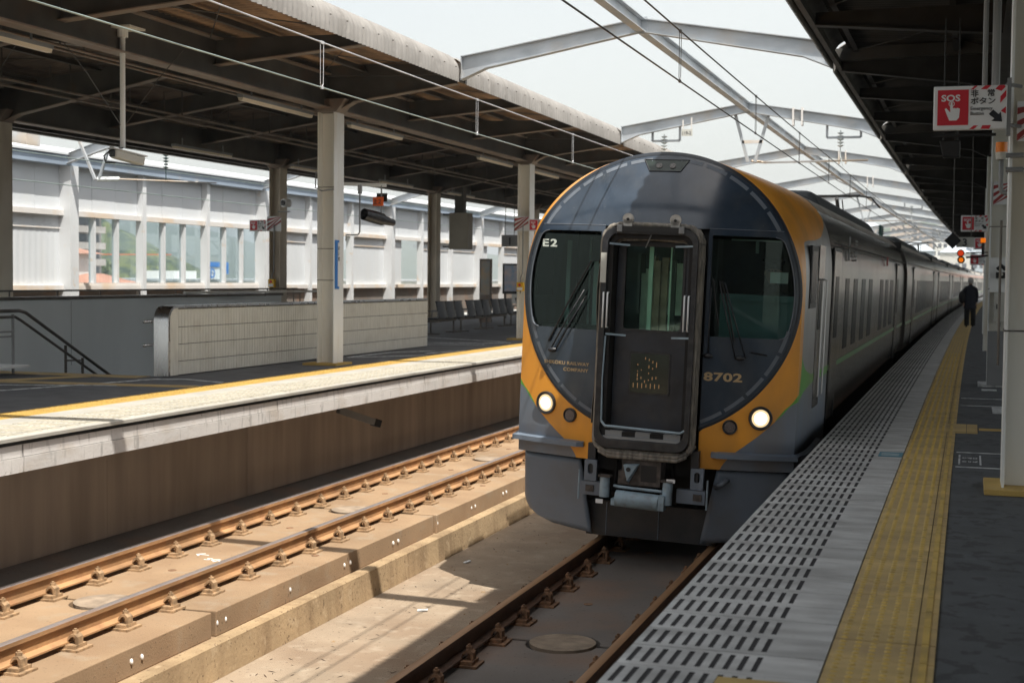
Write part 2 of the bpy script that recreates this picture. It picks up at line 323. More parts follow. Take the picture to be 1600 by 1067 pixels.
# --- tiles of the left platform edge (white non-slip coping) and its yellow line
lp = thing('platform_edge_paving', 'sunlit cream non-slip coping with a yellow tactile line along the far platform', 'paving', (-8.9, 12, 0))
m_ = MB(); m_.sweep([(-9.385,-.003),(-8.29,-.003),(-8.275,-.014),(-8.275,-.045),(-8.42,-.045),(-8.42,-.03),(-9.385,-.03)], YS, True); m_.build('coping', mt['tile_cream'], lp)
# raised-slot pattern strips, real relief: rows of short bars
m_ = MB()
y = 5.0
while y < 42:
    for i in range(11):
        x = -9.02+i*.062
        m_.box(x, x+.022, y+.03, y+.25, -.0032, .0008)
    y += .30
S(m_.build('slot_bars', mt['slot_left'], lp), 'stuff')
def tiles(name, mats, mk, xs, y0, n, pitch, parent, lim):
    """first lim tiles as objects sharing one mesh, the rest joined as stuff"""
    proto = MB(); mk(proto, 0, 0)
    p = None
    for k in range(min(n, lim)):
        yy = y0+k*pitch
        if p is None:
            p = proto.build(name, mats, parent, world=False); o = p
        else:
            o = p.copy(); col.objects.link(o)
        off = OFF[parent.name]
        o.location = (xs+bend(yy)-off.x, yy-off.y, -off.z+random.uniform(-.0009,.0009)); o.rotation_euler = (random.uniform(-.0012,.0012), random.uniform(-.001,.001), 0)
    if n > lim:
        r_ = MB()
        for k in range(lim, n): mk(r_, xs, y0+k*pitch)
        S(r_.build(name+'_run', mats, parent), 'stuff')
def yl_tile(mb, x, y):
    mb.cur = 0; mb.box(x, x+.445, y+.003, y+.297, -.02, -.003)
    mb.cur = 0
    for i in range(6):
        mb.box(x+.035+i*.066, x+.065+i*.066, y+.02, y+.28, -.003, .002)
tiles('tactile_tile', [mt['yellow_left']], yl_tile, -9.835, 5.1, 150, .30, lp, 110)
# --- left track and right track
def rail_mb(mb, x, y0, y1, zt):
    prof = [(-.064,-.153),(.064,-.153),(.064,-.14),(.010,-.122),(.009,-.045),(.0325,-.034),(.0325,-.003),(.027,0),(-.027,0),(-.0325,-.003),(-.0325,-.034),(-.009,-.045),(-.010,-.122),(-.064,-.14)]
    ys = [y0]+[y for y in YS if y0 < y < y1]+[y1]
    n0 = len(mb.f)
    mb.sweep([(x+a, zt+b) for a, b in prof], ys, True)
    k = n0
    for j in range(len(ys)-1):
        for i in range(len(prof)):
            if i in (6,7,8): mb.mi[k] = 1
            k += 1
def fastener_proto(mat, parent):
    m_ = MB()
    m_.box(-.185,.185,-.10,.10,-.197,-.180); m_.box(-.15,.15,-.075,.075,-.180,-.1545)
    for s in (-1,1):
        m_.prism([(s*.055,-.139),(s*.057,-.112),(s*.085,-.082),(s*.118,-.078),(s*.142,-.100),(s*.145,-.175),(s*.128,-.175),(s*.122,-.110),(s*.105,-.098),(s*.085,-.105)], 'xz', -.036, .036)
        m_.tube([(s*.102,0,-.18),(s*.102,0,-.045)], .012, 6); m_.tube([(s*.102,0,-.082),(s*.102,0,-.058)], .024, 6)
    return m_.build('rail_fastener', mat, parent, world=False)
def slab_proto(mat, parent, length=5.02, w_=1.12):
    m_ = MB(); r = .27; h0, h1 = -.41, -.198; n = 10
    # outline with half-round notches at each end
    pts = [(-w_, .012), (-w_, length-.012)]
    pts += [(-r*math.cos(math.pi*k/n), length-.012-r*math.sin(math.pi*k/n)) for k in range(n+1)]
    pts += [(w_, length-.012), (w_, .012)]
    pts += [(r*math.cos(math.pi*k/n), .012+r*math.sin(math.pi*k/n)) for k in range(n+1)]
    m_.prism(pts, 'xy', h0, h1)
    return m_.build('track_slab', mat, parent, world=False, bevel=.008)
def track(xc, ys0, joint0, fast0, mats, label, ymax, cantdeg=0, hw=1.03):
    t = thing('railway_track', label, 'railway track', (xc, 0, -1.05)); off = OFF[t.name]
    zt = -1.05
    cz = math.tan(R_(cantdeg))
    for s in (-1, 1):
        m_ = MB(); rail_mb(m_, xc+s*.566, ys0, YEND, zt - s*.566*cz*0); m_.build('rail', [mats[0], mats[1]], t, smooth=True, auto=35)
    p = None; y = joint0
    while y > ys0: y -= 5.05
    while y < min(ymax+6, 120):
        if p is None: p = slab_proto(mats[2], t, w_=hw); o = p
        else: o = p.copy(); col.objects.link(o)
        o.location = (xc+bend(y+2.5)-off.x, y, -.0)
        yj = y+5.03
        q = MB(); q.disc((xc, yj, zt-.202), .252, (0,0,1), .03, 24); q.build('anchor_stopper', mats[4], t)
        for dx, dy in ((-.72,1.3),(-.15,1.3),(.45,1.3),(-.15,3.7),(.45,3.7),(.78,2.4)):
            q = MB(); q.disc((xc+dx, y+dy, zt-.197), .040, (0,0,1), .006, 12); 
            if y < 22: q.build('grout_plug', mats[5], t)
        y += 5.05
    m_ = MB(); strip(m_, xc-hw-.10, xc+hw+.10, -1.70, zt-.41); m_.build('mortar_bed', mats[2], t)
    f = None; cnt = 0; y = fast0
    while y > ys0+1: y -= .653
    rest = MB()
    while y < ymax:
        for s in (-1, 1):
            if f is None: f = fastener_proto(mats[3], t); o = f
            else: o = f.copy(); col.objects.link(o)
            o.location = (xc+s*.566+bend(y)-off.x, y, 0); o.rotation_euler = (0,0,random.uniform(-.03,.03))
        y += .653
    return t
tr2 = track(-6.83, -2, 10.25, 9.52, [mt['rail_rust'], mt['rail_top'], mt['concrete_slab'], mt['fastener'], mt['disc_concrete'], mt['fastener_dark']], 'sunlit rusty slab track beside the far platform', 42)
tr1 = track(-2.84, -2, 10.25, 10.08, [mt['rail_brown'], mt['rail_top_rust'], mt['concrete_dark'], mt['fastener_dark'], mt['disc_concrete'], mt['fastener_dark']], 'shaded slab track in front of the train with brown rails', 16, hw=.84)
# white dabs on the slab side, in pairs
m_ = None
for k in range(18):
    for dy in ((-.07, .07) if k % 3 != 1 else (0,)):
        y = 6.6+k*1.25+dy
        o = MB(); o.sph((-5.797, y, -1.35), .015, 6, 5, 1, 1, 1.6); o.build('paint_dab', mt['white_dab'], tr2, smooth=True)
# chalk letters on the slab
# ledge and kerb beside the sunlit track
kb = thing('track_kerb', 'rough sunlit concrete kerb running beside the left track', 'kerb', (-5.3, 10, -1.70))
m_ = MB(); m_.sweep([(-5.79,-1.699),(-5.79,-1.475),(-5.715,-1.47),(-5.715,-1.42),(-5.61,-1.415),(-5.595,-1.43),(-5.58,-1.699)], YS, True); m_.build('kerb_body', mt['curb'], kb)
m_ = MB()
for k in range(260):
    y = random.uniform(3, 26); x = random.choice([random.uniform(-5.785,-5.72), random.uniform(-5.785,-5.72), random.uniform(-5.5,-3.9)])
    z = -1.473 if x < -5.7 else -1.699
    s_ = random.uniform(.005, .016)
    m_.add([(x-s_,y-s_,z),(x+s_,y-s_*.7,z),(x+s_*.8,y+s_,z),(x-s_,y+s_*.6,z),(x,y,z+s_*.9)], [(0,1,4),(1,2,4),(2,3,4),(3,0,4)])
S(m_.build('loose_grit', mt['curb'], kb), 'stuff')
m_ = MB(); rg = random.Random(5)
for k in range(420):
    y = rg.uniform(4, 24); x = rg.choice([rg.uniform(-5.5,-3.85), rg.uniform(-5.5,-4.9), rg.uniform(-9.4,-8.1)]); z = -1.699; s_ = rg.uniform(.006,.022); a = rg.uniform(0,3.14); l = s_*rg.uniform(1,3)
    dx, dy = l*math.cos(a), l*math.sin(a); ex_, ey_ = -s_*.4*math.sin(a), s_*.4*math.cos(a)
    m_.add([(x-dx,y-dy,z),(x+ex_,y+ey_,z+.001),(x+dx,y+dy,z+.004),(x-ex_,y-ey_,z+.002)], [(0,1,2,3)])
S(m_.build('leaf_litter', mt['litter_brown'], kb), 'stuff')
for (x, y, a, l) in ((-4.95,12.6,.3,.10),(-5.3,14.9,1.2,.1),(-8.6,18.0,.4,.13)):
    T(MB().beam((x,y,-1.69),(x+l*math.cos(a),y+l*math.sin(a),-1.682),.035,.012).build('litter_scrap', mt['white']), {-4.95:'pale scrap of litter on the sunlit concrete left of the train',-5.3:'pale scrap of litter in shade beside the train skirt',-8.6:'white scrap of litter at the foot of the brown wall'}[x], 'litter')
# chalk marks
def text(s, size, mat, parent, mw, bold=0., xs=1., name='lettering', align='LEFT', ext=.0008, shear=0, space=1.0, world=True):
    cu = bpy.data.curves.new(name, 'FONT'); cu.body = s; cu.size = size; cu.extrude = ext; cu.offset = bold*size; cu.align_x = align; cu.shear = shear; cu.space_character = space
    cu.resolution_u = 3
    o = bpy.data.objects.new(name, cu); col.objects.link(o)
    dg = bpy.context.evaluated_depsgraph_get(); dg.update()
    me = bpy.data.meshes.new_from_object(o.evaluated_get(dg)); bpy.data.objects.remove(o); 
    me.transform(Matrix.Diagonal((xs,1,1,1))); me.transform(mw)
    if world and parent is not None: me.transform(Matrix.Translation(-OFF[parent.name]))
    me.materials.clear(); me.materials.append(mat)
    o = bpy.data.objects.new(name, me); col.objects.link(o)
    if parent is not None: o.parent = parent
    return o
RX = Matrix.Rotation(R_(90), 4, 'X')      # text facing -Y
def at(x, y, z): return Matrix.Translation((x+bend(y), y, z))
text('sq5', .17, mt['white_dab'], tr2, at(-6.98, 12.1, -1.246) @ Matrix.Rotation(R_(-12),4,'Z'), .01, 1.2, name='chalk_mark')
text('←', .2, mt['white_dab'], tr2, at(-7.2, 12.25, -1.246) @ Matrix.Rotation(R_(-5),4,'Z'), .01, name='chalk_mark')

# --- right platform: asphalt, coping tiles with dark slots, yellow tactile line
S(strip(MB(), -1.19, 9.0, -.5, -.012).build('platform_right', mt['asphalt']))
m_ = MB(); strip(m_, -1.16, -1.06, -1.70, -.5); S(m_.build('platform_wall_right', mt['wall_brown']))
rp = thing('platform_edge_paving', 'shaded grey slotted coping tiles and yellow tactile tiles beside the train', 'paving', (-.7, 8, 0))
def cop(mb, x, y):
    # tile body with ten recessed dark slots
    W, Lh = .775, .30
    mb.cur = 0
    xs = [x]; 
    sl = [(x+.028+i*.0545, x+.050+i*.0545) for i in range(10)]
    z = 0.0; zs = -.004; y0, y1 = y+.0035, y+Lh-.0015; ya, yb_ = y+.045, y+.265
    edges = [x]+[e for p in sl for e in p]+[x+W]
    for i in range(len(edges)-1):
        a, b = edges[i], edges[i+1]
        if i % 2 == 1:
            mb.add([(a,y0,z),(b,y0,z),(b,ya,z),(a,ya,z)], [(0,1,2,3)]); mb.add([(a,yb_,z),(b,yb_,z),(b,y1,z),(a,y1,z)], [(0,1,2,3)])
            mb.cur = 1; mb.add([(a,ya,zs),(b,ya,zs),(b,yb_,zs),(a,yb_,zs)], [(0,1,2,3)])
            mb.add([(a,ya,z),(a,ya,zs),(b,ya,zs),(b,ya,z)],[(0,1,2,3)]); mb.add([(a,yb_,z),(a,yb_,zs),(b,yb_,zs),(b,yb_,z)],[(3,2,1,0)])
            mb.add([(a,ya,z),(a,yb_,z),(a,yb_,zs),(a,ya,zs)],[(0,1,2,3)]); mb.add([(b,ya,z),(b,yb_,z),(b,yb_,zs),(b,ya,zs)],[(3,2,1,0)]); mb.cur = 0
        else:
            mb.add([(a,y0,z),(b,y0,z),(b,y1,z),(a,y1,z)], [(0,1,2,3)])
    mb.add([(x,y0,z),(x,y1,z),(x,y1,-.06),(x,y0,-.06)], [(0,1,2,3)]); mb.add([(x+W,y0,z),(x+W,y1,z),(x+W,y1,-.02),(x+W,y0,-.02)], [(3,2,1,0)])
    mb.add([(x,y0,z),(x+W,y0,z),(x+W,y0,-.02),(x,y0,-.02)], [(3,2,1,0)]); mb.add([(x,y1,z),(x+W,y1,z),(x+W,y1,-.02),(x,y1,-.02)], [(0,1,2,3)])
tiles('coping_tile', [mt['tile_grey'], mt['slot']], cop, -1.275, 3.86, 420, .305, rp, 150)
def ytile(mb, x, y):
    mb.cur = 0; mb.box(x, x+.325, y+.004, y+.301, -.02, -.001)
    mb.cur = 1
    if y > 14 and y != 0: 
        for i in range(5): mb.box(x+.035+i*.062, x+.055+i*.062, y+.02, y+.285, -.001, .004)
        return
    for i in range(5):
        for j in range(5):
            cx_, cy_ = x+.038+i*.062, y+.032+j*.06
            n = 6; vs = [(cx_+.017*math.cos(t*math.pi/3), cy_+.017*math.sin(t*math.pi/3), -.001) for t in range(n)]+[(cx_+.009*math.cos(t*math.pi/3), cy_+.009*math.sin(t*math.pi/3), .004) for t in range(n)]
            mb.add(vs, [(k, (k+1) % n, (k+1) % n+n, k+n) for k in range(n)]+[tuple(range(n, 2*n))])
def ybar(mb, x, y):
    mb.cur = 0; mb.box(x, x+.078, y+.0025, y+.3025, -.02, -.001); mb.cur = 1; mb.box(x+.022, x+.05, y+.004, y+.301, -.001, .005)
tiles('tactile_tile', [mt['yellow'], mt['yellow_dot']], ytile, -.493, 3.93, 420, .305, rp, 90)
tiles('tactile_bar', [mt['yellow'], mt['yellow_dot']], ybar, -.163, 3.93, 420, .305, rp, 60)
m_ = MB(); strip(m_, -1.27, -.08, -.06, -.0195); m_.build('mortar', mt['joint'], rp)
# orange marker inset at the very bottom of the view, teal floor tile
MB().box(-.86,-.50,5.02,5.30,.0012,.006).build('orange_marker', mt['yellow_left'], rp)
o = MB().box(-.70,-.50,12.55,12.86,.0012,.005).build('teal_marker', mt['teal_tile'], rp)
for zz in (12.62, 12.72): MB().box(-.68,-.53,zz,zz+.03,.005,.0065).build('marker_print', mt['white_paint'], rp)
# painted lines on the right asphalt
fm = thing('floor_marking', 'thin white queue lines painted on the asphalt beside the cream column', 'floor marking', (0, 13, 0))
for y0 in (12.15, 13.2, 18.25, 19.4):
    MB().box(-.06, .9, y0, y0+.035, -.012, -.008).build('white_line', mt['white_paint'], fm)
MB().box(.30, .46, 17.3, 18.25, -.012, -.0078).build('white_line', mt['white_paint'], fm)
MB().box(.2, .40, 20.9, 21.2, -.012, -.0078).build('white_line', mt['white_paint'], fm)
MB().box(-.04,-.025,12.35,13.0,-.012,-.0078).build('white_line', mt['white_paint'], fm); MB().box(.13,.145,12.35,13.0,-.012,-.0078).build('white_line', mt['white_paint'], fm)
text('非常口', .11, mt['white_paint'], fm, at(-.015, 12.75, -.0085), .01, .4, name='floor_text'); text('のりば', .11, mt['white_paint'], fm, at(-.015, 12.5, -.0085), .01, .4, name='floor_text')
tl_ = thing('tactile_branch', 'short yellow tactile patch with a thin yellow line crossing to the column', 'tactile paving', (0, 15, 0))
for i in range(3): MB().box(-.20+i*.11, -.095+i*.11, 14.9, 15.75, -.012, .001).build('tactile_tile', mt['yellow'], tl_)
MB().box(.14, 1.2, 15.25, 15.45, -.012, -.007).build('yellow_line', mt['yellow_left'], tl_)
# painted lines on the left platform
lm = thing('floor_marking', 'white queue lines painted on the far platform asphalt', 'floor marking', (-11, 16, 0))
for pts in ([(-14,13.0),(-11.75,15.42),(-11.1,18.0)], [(-14.4,13.1),(-12.36,16.13),(-9.9,17.1)], [(-11.28,17.72),(-10.75,18.1),(-9.95,17.75)], [(-11.0,24.3),(-10.95,26.3),(-10.4,27.2)], [(-10.95,24.2),(-9.95,25.6)],[(-10.2,26.2),(-9.9,27.6)],
            [(-11.9,30.5),(-10.1,31.3)], [(-11.9,29.5),(-10.4,30.3)],[(-13.5,33.5),(-10.4,31.8)]):
    for a, b in zip(pts, pts[1:]): MB().beam((a[0],a[1],-.009),(b[0],b[1],-.009),.07,.006).build('white_line', mt['white_paint'], lm)
ty = thing('tactile_branch', 'dull yellow tactile path leading from the stair head to the platform edge', 'tactile paving', (-12, 17, 0))
m_ = MB(); m_.box(-15.6,-11.5,18.0,18.4,-.012,-.004); m_.build('tactile_strip', mt['yellow'], ty)
MB().beam((-15.5,16.4,-.008),(-9.9,16.9,-.008),.3,.008).build('tactile_strip', mt['yellow'], ty)
MB().beam((-12.3,17.95,-.007),(-12.9,16.75,-.007),.3,.008).build('tactile_strip', mt['yellow'], ty)
# ================================================================ CANOPIES
CY = [k*11.0 for k in range(0, 13)]
def hcol_proto(name, label, mats, h, w_=.39, base=True, wx=.39):
    t = thing(name, label, 'column', (0,0,0), world=False)
    for s in (-1, 1): MB().box(s*wx/2-.009, s*wx/2+.009, -w_/2, w_/2, 0, h).build('flange', mats[1 if s*mats[2] > 0 else 0], t, world=False)
    MB().box(-wx/2+.009, wx/2-.009, -.03, .03, 0, h).build('web', mats[0], t, world=False)
    return t
def ordinal(k): return ['nearest','second','third','fourth','fifth','sixth','seventh','eighth','ninth','tenth','eleventh','twelfth','thirteenth'][k]
def column_row(x0, ys, name, mats, h, labels, group, bandmat=None):
    p = None
    for k, y in enumerate(ys):
        if p is None: p = hcol_proto(name, labels(k), mats, h, wx=.29 if x0 < -5 else .39); p['group'] = group; p.location = (x0+bend(y), y, 0); OFF[p.name] = Vector(p.location); o = p
        else: o = copytree(p, None, (x0, y, 0), labels(k))
    # base plates and straps afterwards so copies stay light
    return p
colL1 = column_row(-10.335, [22.1+11*k for k in range(-1, 10)], 'platform_column', [mt['column'], mt['column_white'], 1], 4.24,
   lambda k: ['white H column of the far platform out of frame at the near end','cream and white H column standing in front of the tiled stair wall','cream H column with a yellow button box, partly behind the train'][k] if k < 3 else 'cream H column of the far canopy, %s along the row behind the train' % ordinal(k), 'columns along the front of the far platform')
colL2 = column_row(-17.0, [22.1+11*k for k in range(0, 10)], 'platform_column', [mt['col_grey'], mt['col_grey'], 1], 4.24,
   lambda k: ['grey H column at the left edge behind the grey stair wall','brownish column with a camera and yellow button box behind the tiled wall','brownish column beside the hanging beige cabinet'][k] if k < 3 else 'brownish back column of the far canopy, %s from the left edge' % ordinal(k), 'columns along the back of the far platform')
colR1 = column_row(.47, [10.95+11*k for k in range(-1, 12)], 'platform_column', [mt['column'], mt['column_white'], -1], 4.24,
   lambda k: ['cream column of the near canopy beside the photographer, out of frame','large cream column at the right edge of the picture with a yellow base','cream column with a phone box and a white cabinet, behind the largest one','cream column behind the waiting person'][k] if k < 4 else 'cream column of the near canopy, %s along the row into the distance' % ordinal(k), 'columns along the near platform')
colR2 = column_row(7.0, [10.95+11*k for k in range(0, 12)], 'platform_column', [mt['column'], mt['column_white'], 1], 4.24,
   lambda k: 'cream column of the back row of the near canopy, %s from the front' % ordinal(k), 'back row of columns of the near platform')
# base slabs of columns
def col_at(x, y):
    return min((o for o in bpy.data.objects if o.name.startswith('platform_column')), key=lambda o: (o.location.x-x-bend(y))**2+(o.location.y-y)**2)
def base_plate(x, y, label, m='yellow_left', w_=.62):
    MB().box(x-w_/2, x+w_/2, y-.33, y+.33, -.012, .03).build('column_base', mt[m], col_at(x, y), bevel=.006)
base_plate(.458, 10.95, 'low yellow painted base under the large cream column at right')
base_plate(-10.38, 22.1, 'low yellow edged base under the white column by the tiled wall')
base_plate(-10.38, 33.1, 'low yellow base under the column beside the train')
base_plate(.458, 21.95, '', 'white_paint')
MBx = MB()
def canopy(nm, label, eave, rows, far, mats, ymax=121, dark=False):
    """eave, far: x of both edges; rows: x of column rows"""
    t = thing(nm, label, 'canopy', ((eave+far)/2, 11, 4.3))
    sg = 1 if far > eave else -1
    st, fl, sh_in, sh_e = mats
    xm_ = (eave+far)/2
    def zroof(x):
        hw = abs(rows[0]-xm_); d = abs(x-xm_)
        return 4.97+.42*(1-d/hw) if d < hw else 4.97+.06*(d-hw)/2.4
    # longitudinal main beams
    for x in rows:
        m_ = MB(); ys = [y for y in YS if y <= ymax]
        strip(m_, x-.008, x+.008, 4.32, 4.86, ys); m_.build('main_beam', st, t)
        m_ = MB(); strip(m_, x-.13, x+.13, 4.30, 4.322, ys); strip(m_, x-.13, x+.13, 4.858, 4.88, ys); m_.build('main_beam_flange', fl, t)
    # transverse beams, tapered beyond the column rows
    k = 0
    y = -44.0
    zc = 5.25; xm = (eave+far)/2
    while y <= ymax:
        major = abs((y/11.0)-round(y/11.0)) < .01
        yy = y+(.1 if major else 0)
        a, b = rows[0], rows[1]
        ea, fb = eave+sg*.12, far-sg*.12
        if major: low = [(ea, 4.66),(a-sg*.5, 4.42),(a-sg*.13, 4.24),(a+sg*.13, 4.24),(a+sg*.5, 4.38),(xm, 4.95),(b-sg*.5, 4.38),(b-sg*.13,4.24),(b+sg*.13,4.24),(b+sg*.5,4.42),(fb,4.60)]
        else: low = [(ea, 4.70),(a, 4.50),(xm, 5.02),(b, 4.50),(fb, 4.64)]
        up = [(fb, 4.84),(b, 4.88),(xm, 5.32),(a, 4.88),(ea, 4.86)]
        poly = low+up
        m_ = MB(); m_.prism(poly, 'xz', yy-.006, yy+.006); m_.build('cross_beam', st, t)
        m_ = MB()
        for (p, q) in zip(low, low[1:]): m_.beam((p[0],yy,p[1]), (q[0],yy,q[1]), .17, .016)
        m_.build('cross_beam_flange', fl, t)
        y += 11/3; k += 1
    # purlins
    m_ = MB(); n = 9
    for i in range(n):
        x = eave+sg*.35+(far-eave-sg*.7)*i/(n-1)
        z = zroof(x)-.02
        m_.sweep([(x-.035,z-.10),(x+.035,z-.10),(x+.035,z-.09),(x-.028,z-.09),(x-.028,z),(x-.035,z)], [q for q in YS if q <= ymax], True)
    m_.build('purlin', st, t)
    if not dark and sg < 0:
        for xx, zz in ((-12.1,4.60),(-14.9,4.62),(-15.3,4.60),(-11.2,4.42)):
            m_ = MB(); m_.tube([(xx, q, zz) for q in YS if 0 <= q <= 99], .022, 6); m_.build('conduit', fl, t)
            m_ = MB()
            for j in range(40):
                yj = 3+j*1.83; m_.beam((xx,yj,zz),(xx,yj,zroof(xx)-.05),.025,.012,(0,1,0))
            S(m_.build('conduit_hanger', st, t), 'stuff')
    # diagonal braces between beams
    m_ = MB()
    y = 0
    while y < min(ymax, 66):
        for (xa, xb) in ((rows[0], rows[0]+(rows[1]-rows[0])/2), (rows[0]+(rows[1]-rows[0])/2, rows[1]), (eave+sg*.3, rows[0])):
            m_.tube([(xa,y+.2,zroof(xa)-.12),(xb,y+3.5,zroof(xb)-.12)], .009, 4); m_.tube([(xb,y+.2,zroof(xb)-.12),(xa,y+3.5,zroof(xa)-.12)], .009, 4)
        y += 11/3
    m_.build('brace_rod', st, t)
    # corrugated roof sheet, ribs across the platform
    for (xa, xb, mm, nm2) in ((eave+sg*.18, rows[0]+sg*.02, sh_e, 'roof_sheet_edge'), (rows[0]+sg*.02, far, sh_in, 'roof_sheet')):
        m_ = MB(); ys = []; y = -44.0
        while y < ymax: ys += [y, y+.05, y+.075, y+.125]; y += .15
        nx = 4; b = len(ys)
        vs = []; 
        for j, yy in enumerate(ys):
            dz = .022 if j % 4 in (1, 2) else 0
            for i in range(nx+1):
                x = xa+(xb-xa)*i/nx; vs.append((x, yy, zroof(x)+dz+.02))
        fs = [(j*(nx+1)+i, j*(nx+1)+i+1, (j+1)*(nx+1)+i+1, (j+1)*(nx+1)+i) for j in range(b-1) for i in range(nx)]
        m_.add(vs, fs); m_.build(nm2, mm, t)
    return t
canL = canopy('platform_canopy', 'dark steel roof over the far platform with brown corrugated sheets and rounded grey eave', -7.95, (-10.38, -17.0), -19.1, [mt['steel_dark'], mt['steel_flange'], mt['sheet_dark'], mt['sheet_brown']])
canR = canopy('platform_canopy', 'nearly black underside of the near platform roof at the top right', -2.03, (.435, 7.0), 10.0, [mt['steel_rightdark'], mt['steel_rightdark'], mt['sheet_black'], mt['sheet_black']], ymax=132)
def eave_panels(t, x, sg, mat, y0, y1, rib=.13, gap=.30):
    """rounded corrugated eave, one panel per bay between the portal frames"""
    prof = [(0, 4.655), (0, 4.86), (.03, 4.95), (.085, 5.02), (.16, 5.07), (.26, 5.095), (.42, 5.10)]
    y = y0
    while y < y1:
        a, b = y+gap/2, y+11-gap/2
        n = int((b-a)/rib)*4; vs = []; fs = []
        for j in range(n+1):
            yy = a+(b-a)*j/n; d = .018*math.sin(j*math.pi/2)
            for i, (px_, pz) in enumerate(prof):
                ang = min(1, i/5)*math.pi/2
                vs.append((x+sg*(px_ - d*math.cos(ang)), yy, pz+d*math.sin(ang)))
        m = len(prof)
        fs = [(j*m+i, j*m+i+1, (j+1)*m+i+1, (j+1)*m+i) for j in range(n) for i in range(m-1)]
        q = MB().add(vs, fs)
        for j in range(0, n, 16):       # fixing bolts
            yy = a+(b-a)*j/n+rib/2
            q.sph((x-sg*.02, yy, 4.88), .016, 6, 4)
        q.build('eave_panel', mat, t, smooth=True, auto=60)
        y += 11
    m_ = MB(); strip(m_, x+sg*.05, x+sg*.12, 4.70, 4.80, [q for q in YS if y0 <= q <= y1]); m_.build('eave_angle', mt['steel_dark'], t)
eave_panels(canL, -7.95, -1, mt['eternit'], -33, 99)
eave_panels(canR, -2.03, 1, mt['eternit'], -11, 132, rib=.10)
# far edge gutter of the left canopy
m_ = MB(); strip(m_, -19.16, -18.98, 4.52, 4.62, [q for q in YS if q <= 121]); strip(m_, -18.9, -18.75, 4.42, 4.47, [q for q in YS if q <= 121]); m_.build('gutter', mt['steel_dark'], canL)
# light fittings
pf = None; k = 0
def fitting(x, y, label, L_=2.5):
    global pf
    if pf is None:
        t = thing('strip_light', label, 'light fitting', (0,0,0), world=False, group='strip lights under the far canopy')
        m_ = MB().box(-.05,.05,-L_/2,L_/2,0,.05); m_.build('light_body', mt['grey_eq'], t, world=False)
        MB().prism([(-.045,0),(-.03,-.045),(.03,-.045),(.045,0)], 'xz', -L_/2+.02, L_/2-.02).build('light_cover', mt['lamp_cover'], t, world=False)
        for s in (-1,1): MB().box(-.012,.012,s*L_*.35-.01,s*L_*.35+.01,.05,.20).build('hanger', mt['grey_eq'], t, world=False)
        pf = t; t.location = (x+bend(y), y, 4.22); return t
    return copytree(pf, None, (x, y, 4.22), label)
for k, y in enumerate([9.8, 13.7, 20.9, 24.9, 31.9, 35.9, 42.9, 46.9, 53.9]):
    fitting(-10.72, y, ['strip light out of frame left under the far canopy','strip light at the left edge under the far canopy','strip light left of the white column','strip light just right of the white column','strip light left of the column beside the train','strip light right of the column beside the train','strip light above the train nose, in shade','strip light hidden behind the train top','last strip light under the far canopy'][k])
for k, y in enumerate([17, 28, 33.5, 39, 44.5]):
    fitting(-16.2, y, 'strip light of the back row, %s from the left' % ordinal(k))

# ================================================================ PORTAL FRAMES, RIDGE
PX0, PX1, RXm = -7.95, -2.06, -4.985
for k in range(0, 14):
    y = 11.0*k
    lab = ['portal frame overhead behind the photographer','portal frame overhead, just out of the top of the picture','nearest grey steel portal frame spanning the tracks above the train','second portal frame, the one with the V shaped hanger and number plate','third portal frame above the train roof'][k] if k < 5 else '%s grey portal frame along the line of the roof ridge' % ordinal(k-2)
    t = thing('portal_frame', lab, 'portal frame', (RXm, y, 4.7), group='portal frames over the tracks')
    for s, xe in ((-1, PX0), (1, PX1)):
        m_ = MB(); n = (xe, 4.90); r = (RXm, 5.46)
        poly = [(xe, 4.71), (xe+(-s)*.42, 4.885), (RXm, 5.36), (RXm, 5.56), (xe, 5.08)]
        m_.prism(poly, 'xz', y-.006, y+.006)
        up_ = [(xe, 5.08), (RXm, 5.56)]; lo = [(xe, 4.71), (xe-s*.42, 4.885), (RXm, 5.36)]
        for P in (up_, lo):
            for p, q in zip(P, P[1:]): m_.beam((p[0],y,p[1]),(q[0],y,q[1]), .15, .014)
        m_.box(xe-.008, xe+.008, y-.075, y+.075, 4.70, 5.09)
        m_.build('rafter', mt['galv'], t)
    MB().box(RXm-.10, RXm+.10, y-.012, y+.012, 5.33, 5.59).build('ridge_plate', mt['galv'], t)
    for s, xe in ((-1, PX0), (1, PX1)):     # short leg tying into the canopy columns
        MB().beam((xe, y, 4.88), (xe+s*2.4, y, 4.93), .15, .18).build('tie_beam', mt['steel_dark'], t)
t = thing('ridge_beam', 'long grey steel ridge beam running over the tracks into the distance', 'ridge beam', (RXm, 0, 5.4))
for k in range(0, 13):
    MB().ibeam((RXm, 11*k+.012, 5.455), (RXm, 11*k+10.988, 5.455), .15, .20, .014, .01).build('ridge_segment', mt['galv'], t)
# portal frames of the tracks beyond the far platform
for k in range(2, 7):
    y = 11.0*k; t = thing('portal_frame', 'pale portal frame beyond the far platform, %s from the left' % ordinal(k-2), 'portal frame', (-21, y, 4.6), group='portal frames of the far tracks')
    for a, b in (((-23.3, 4.55), (-21.2, 5.2)), ((-21.2, 5.2), (-19.15, 4.75))):
        MB().ibeam((a[0],y,a[1]), (b[0],y,b[1]), .15, .26, .014, .01).build('rafter', mt['galv'], t)
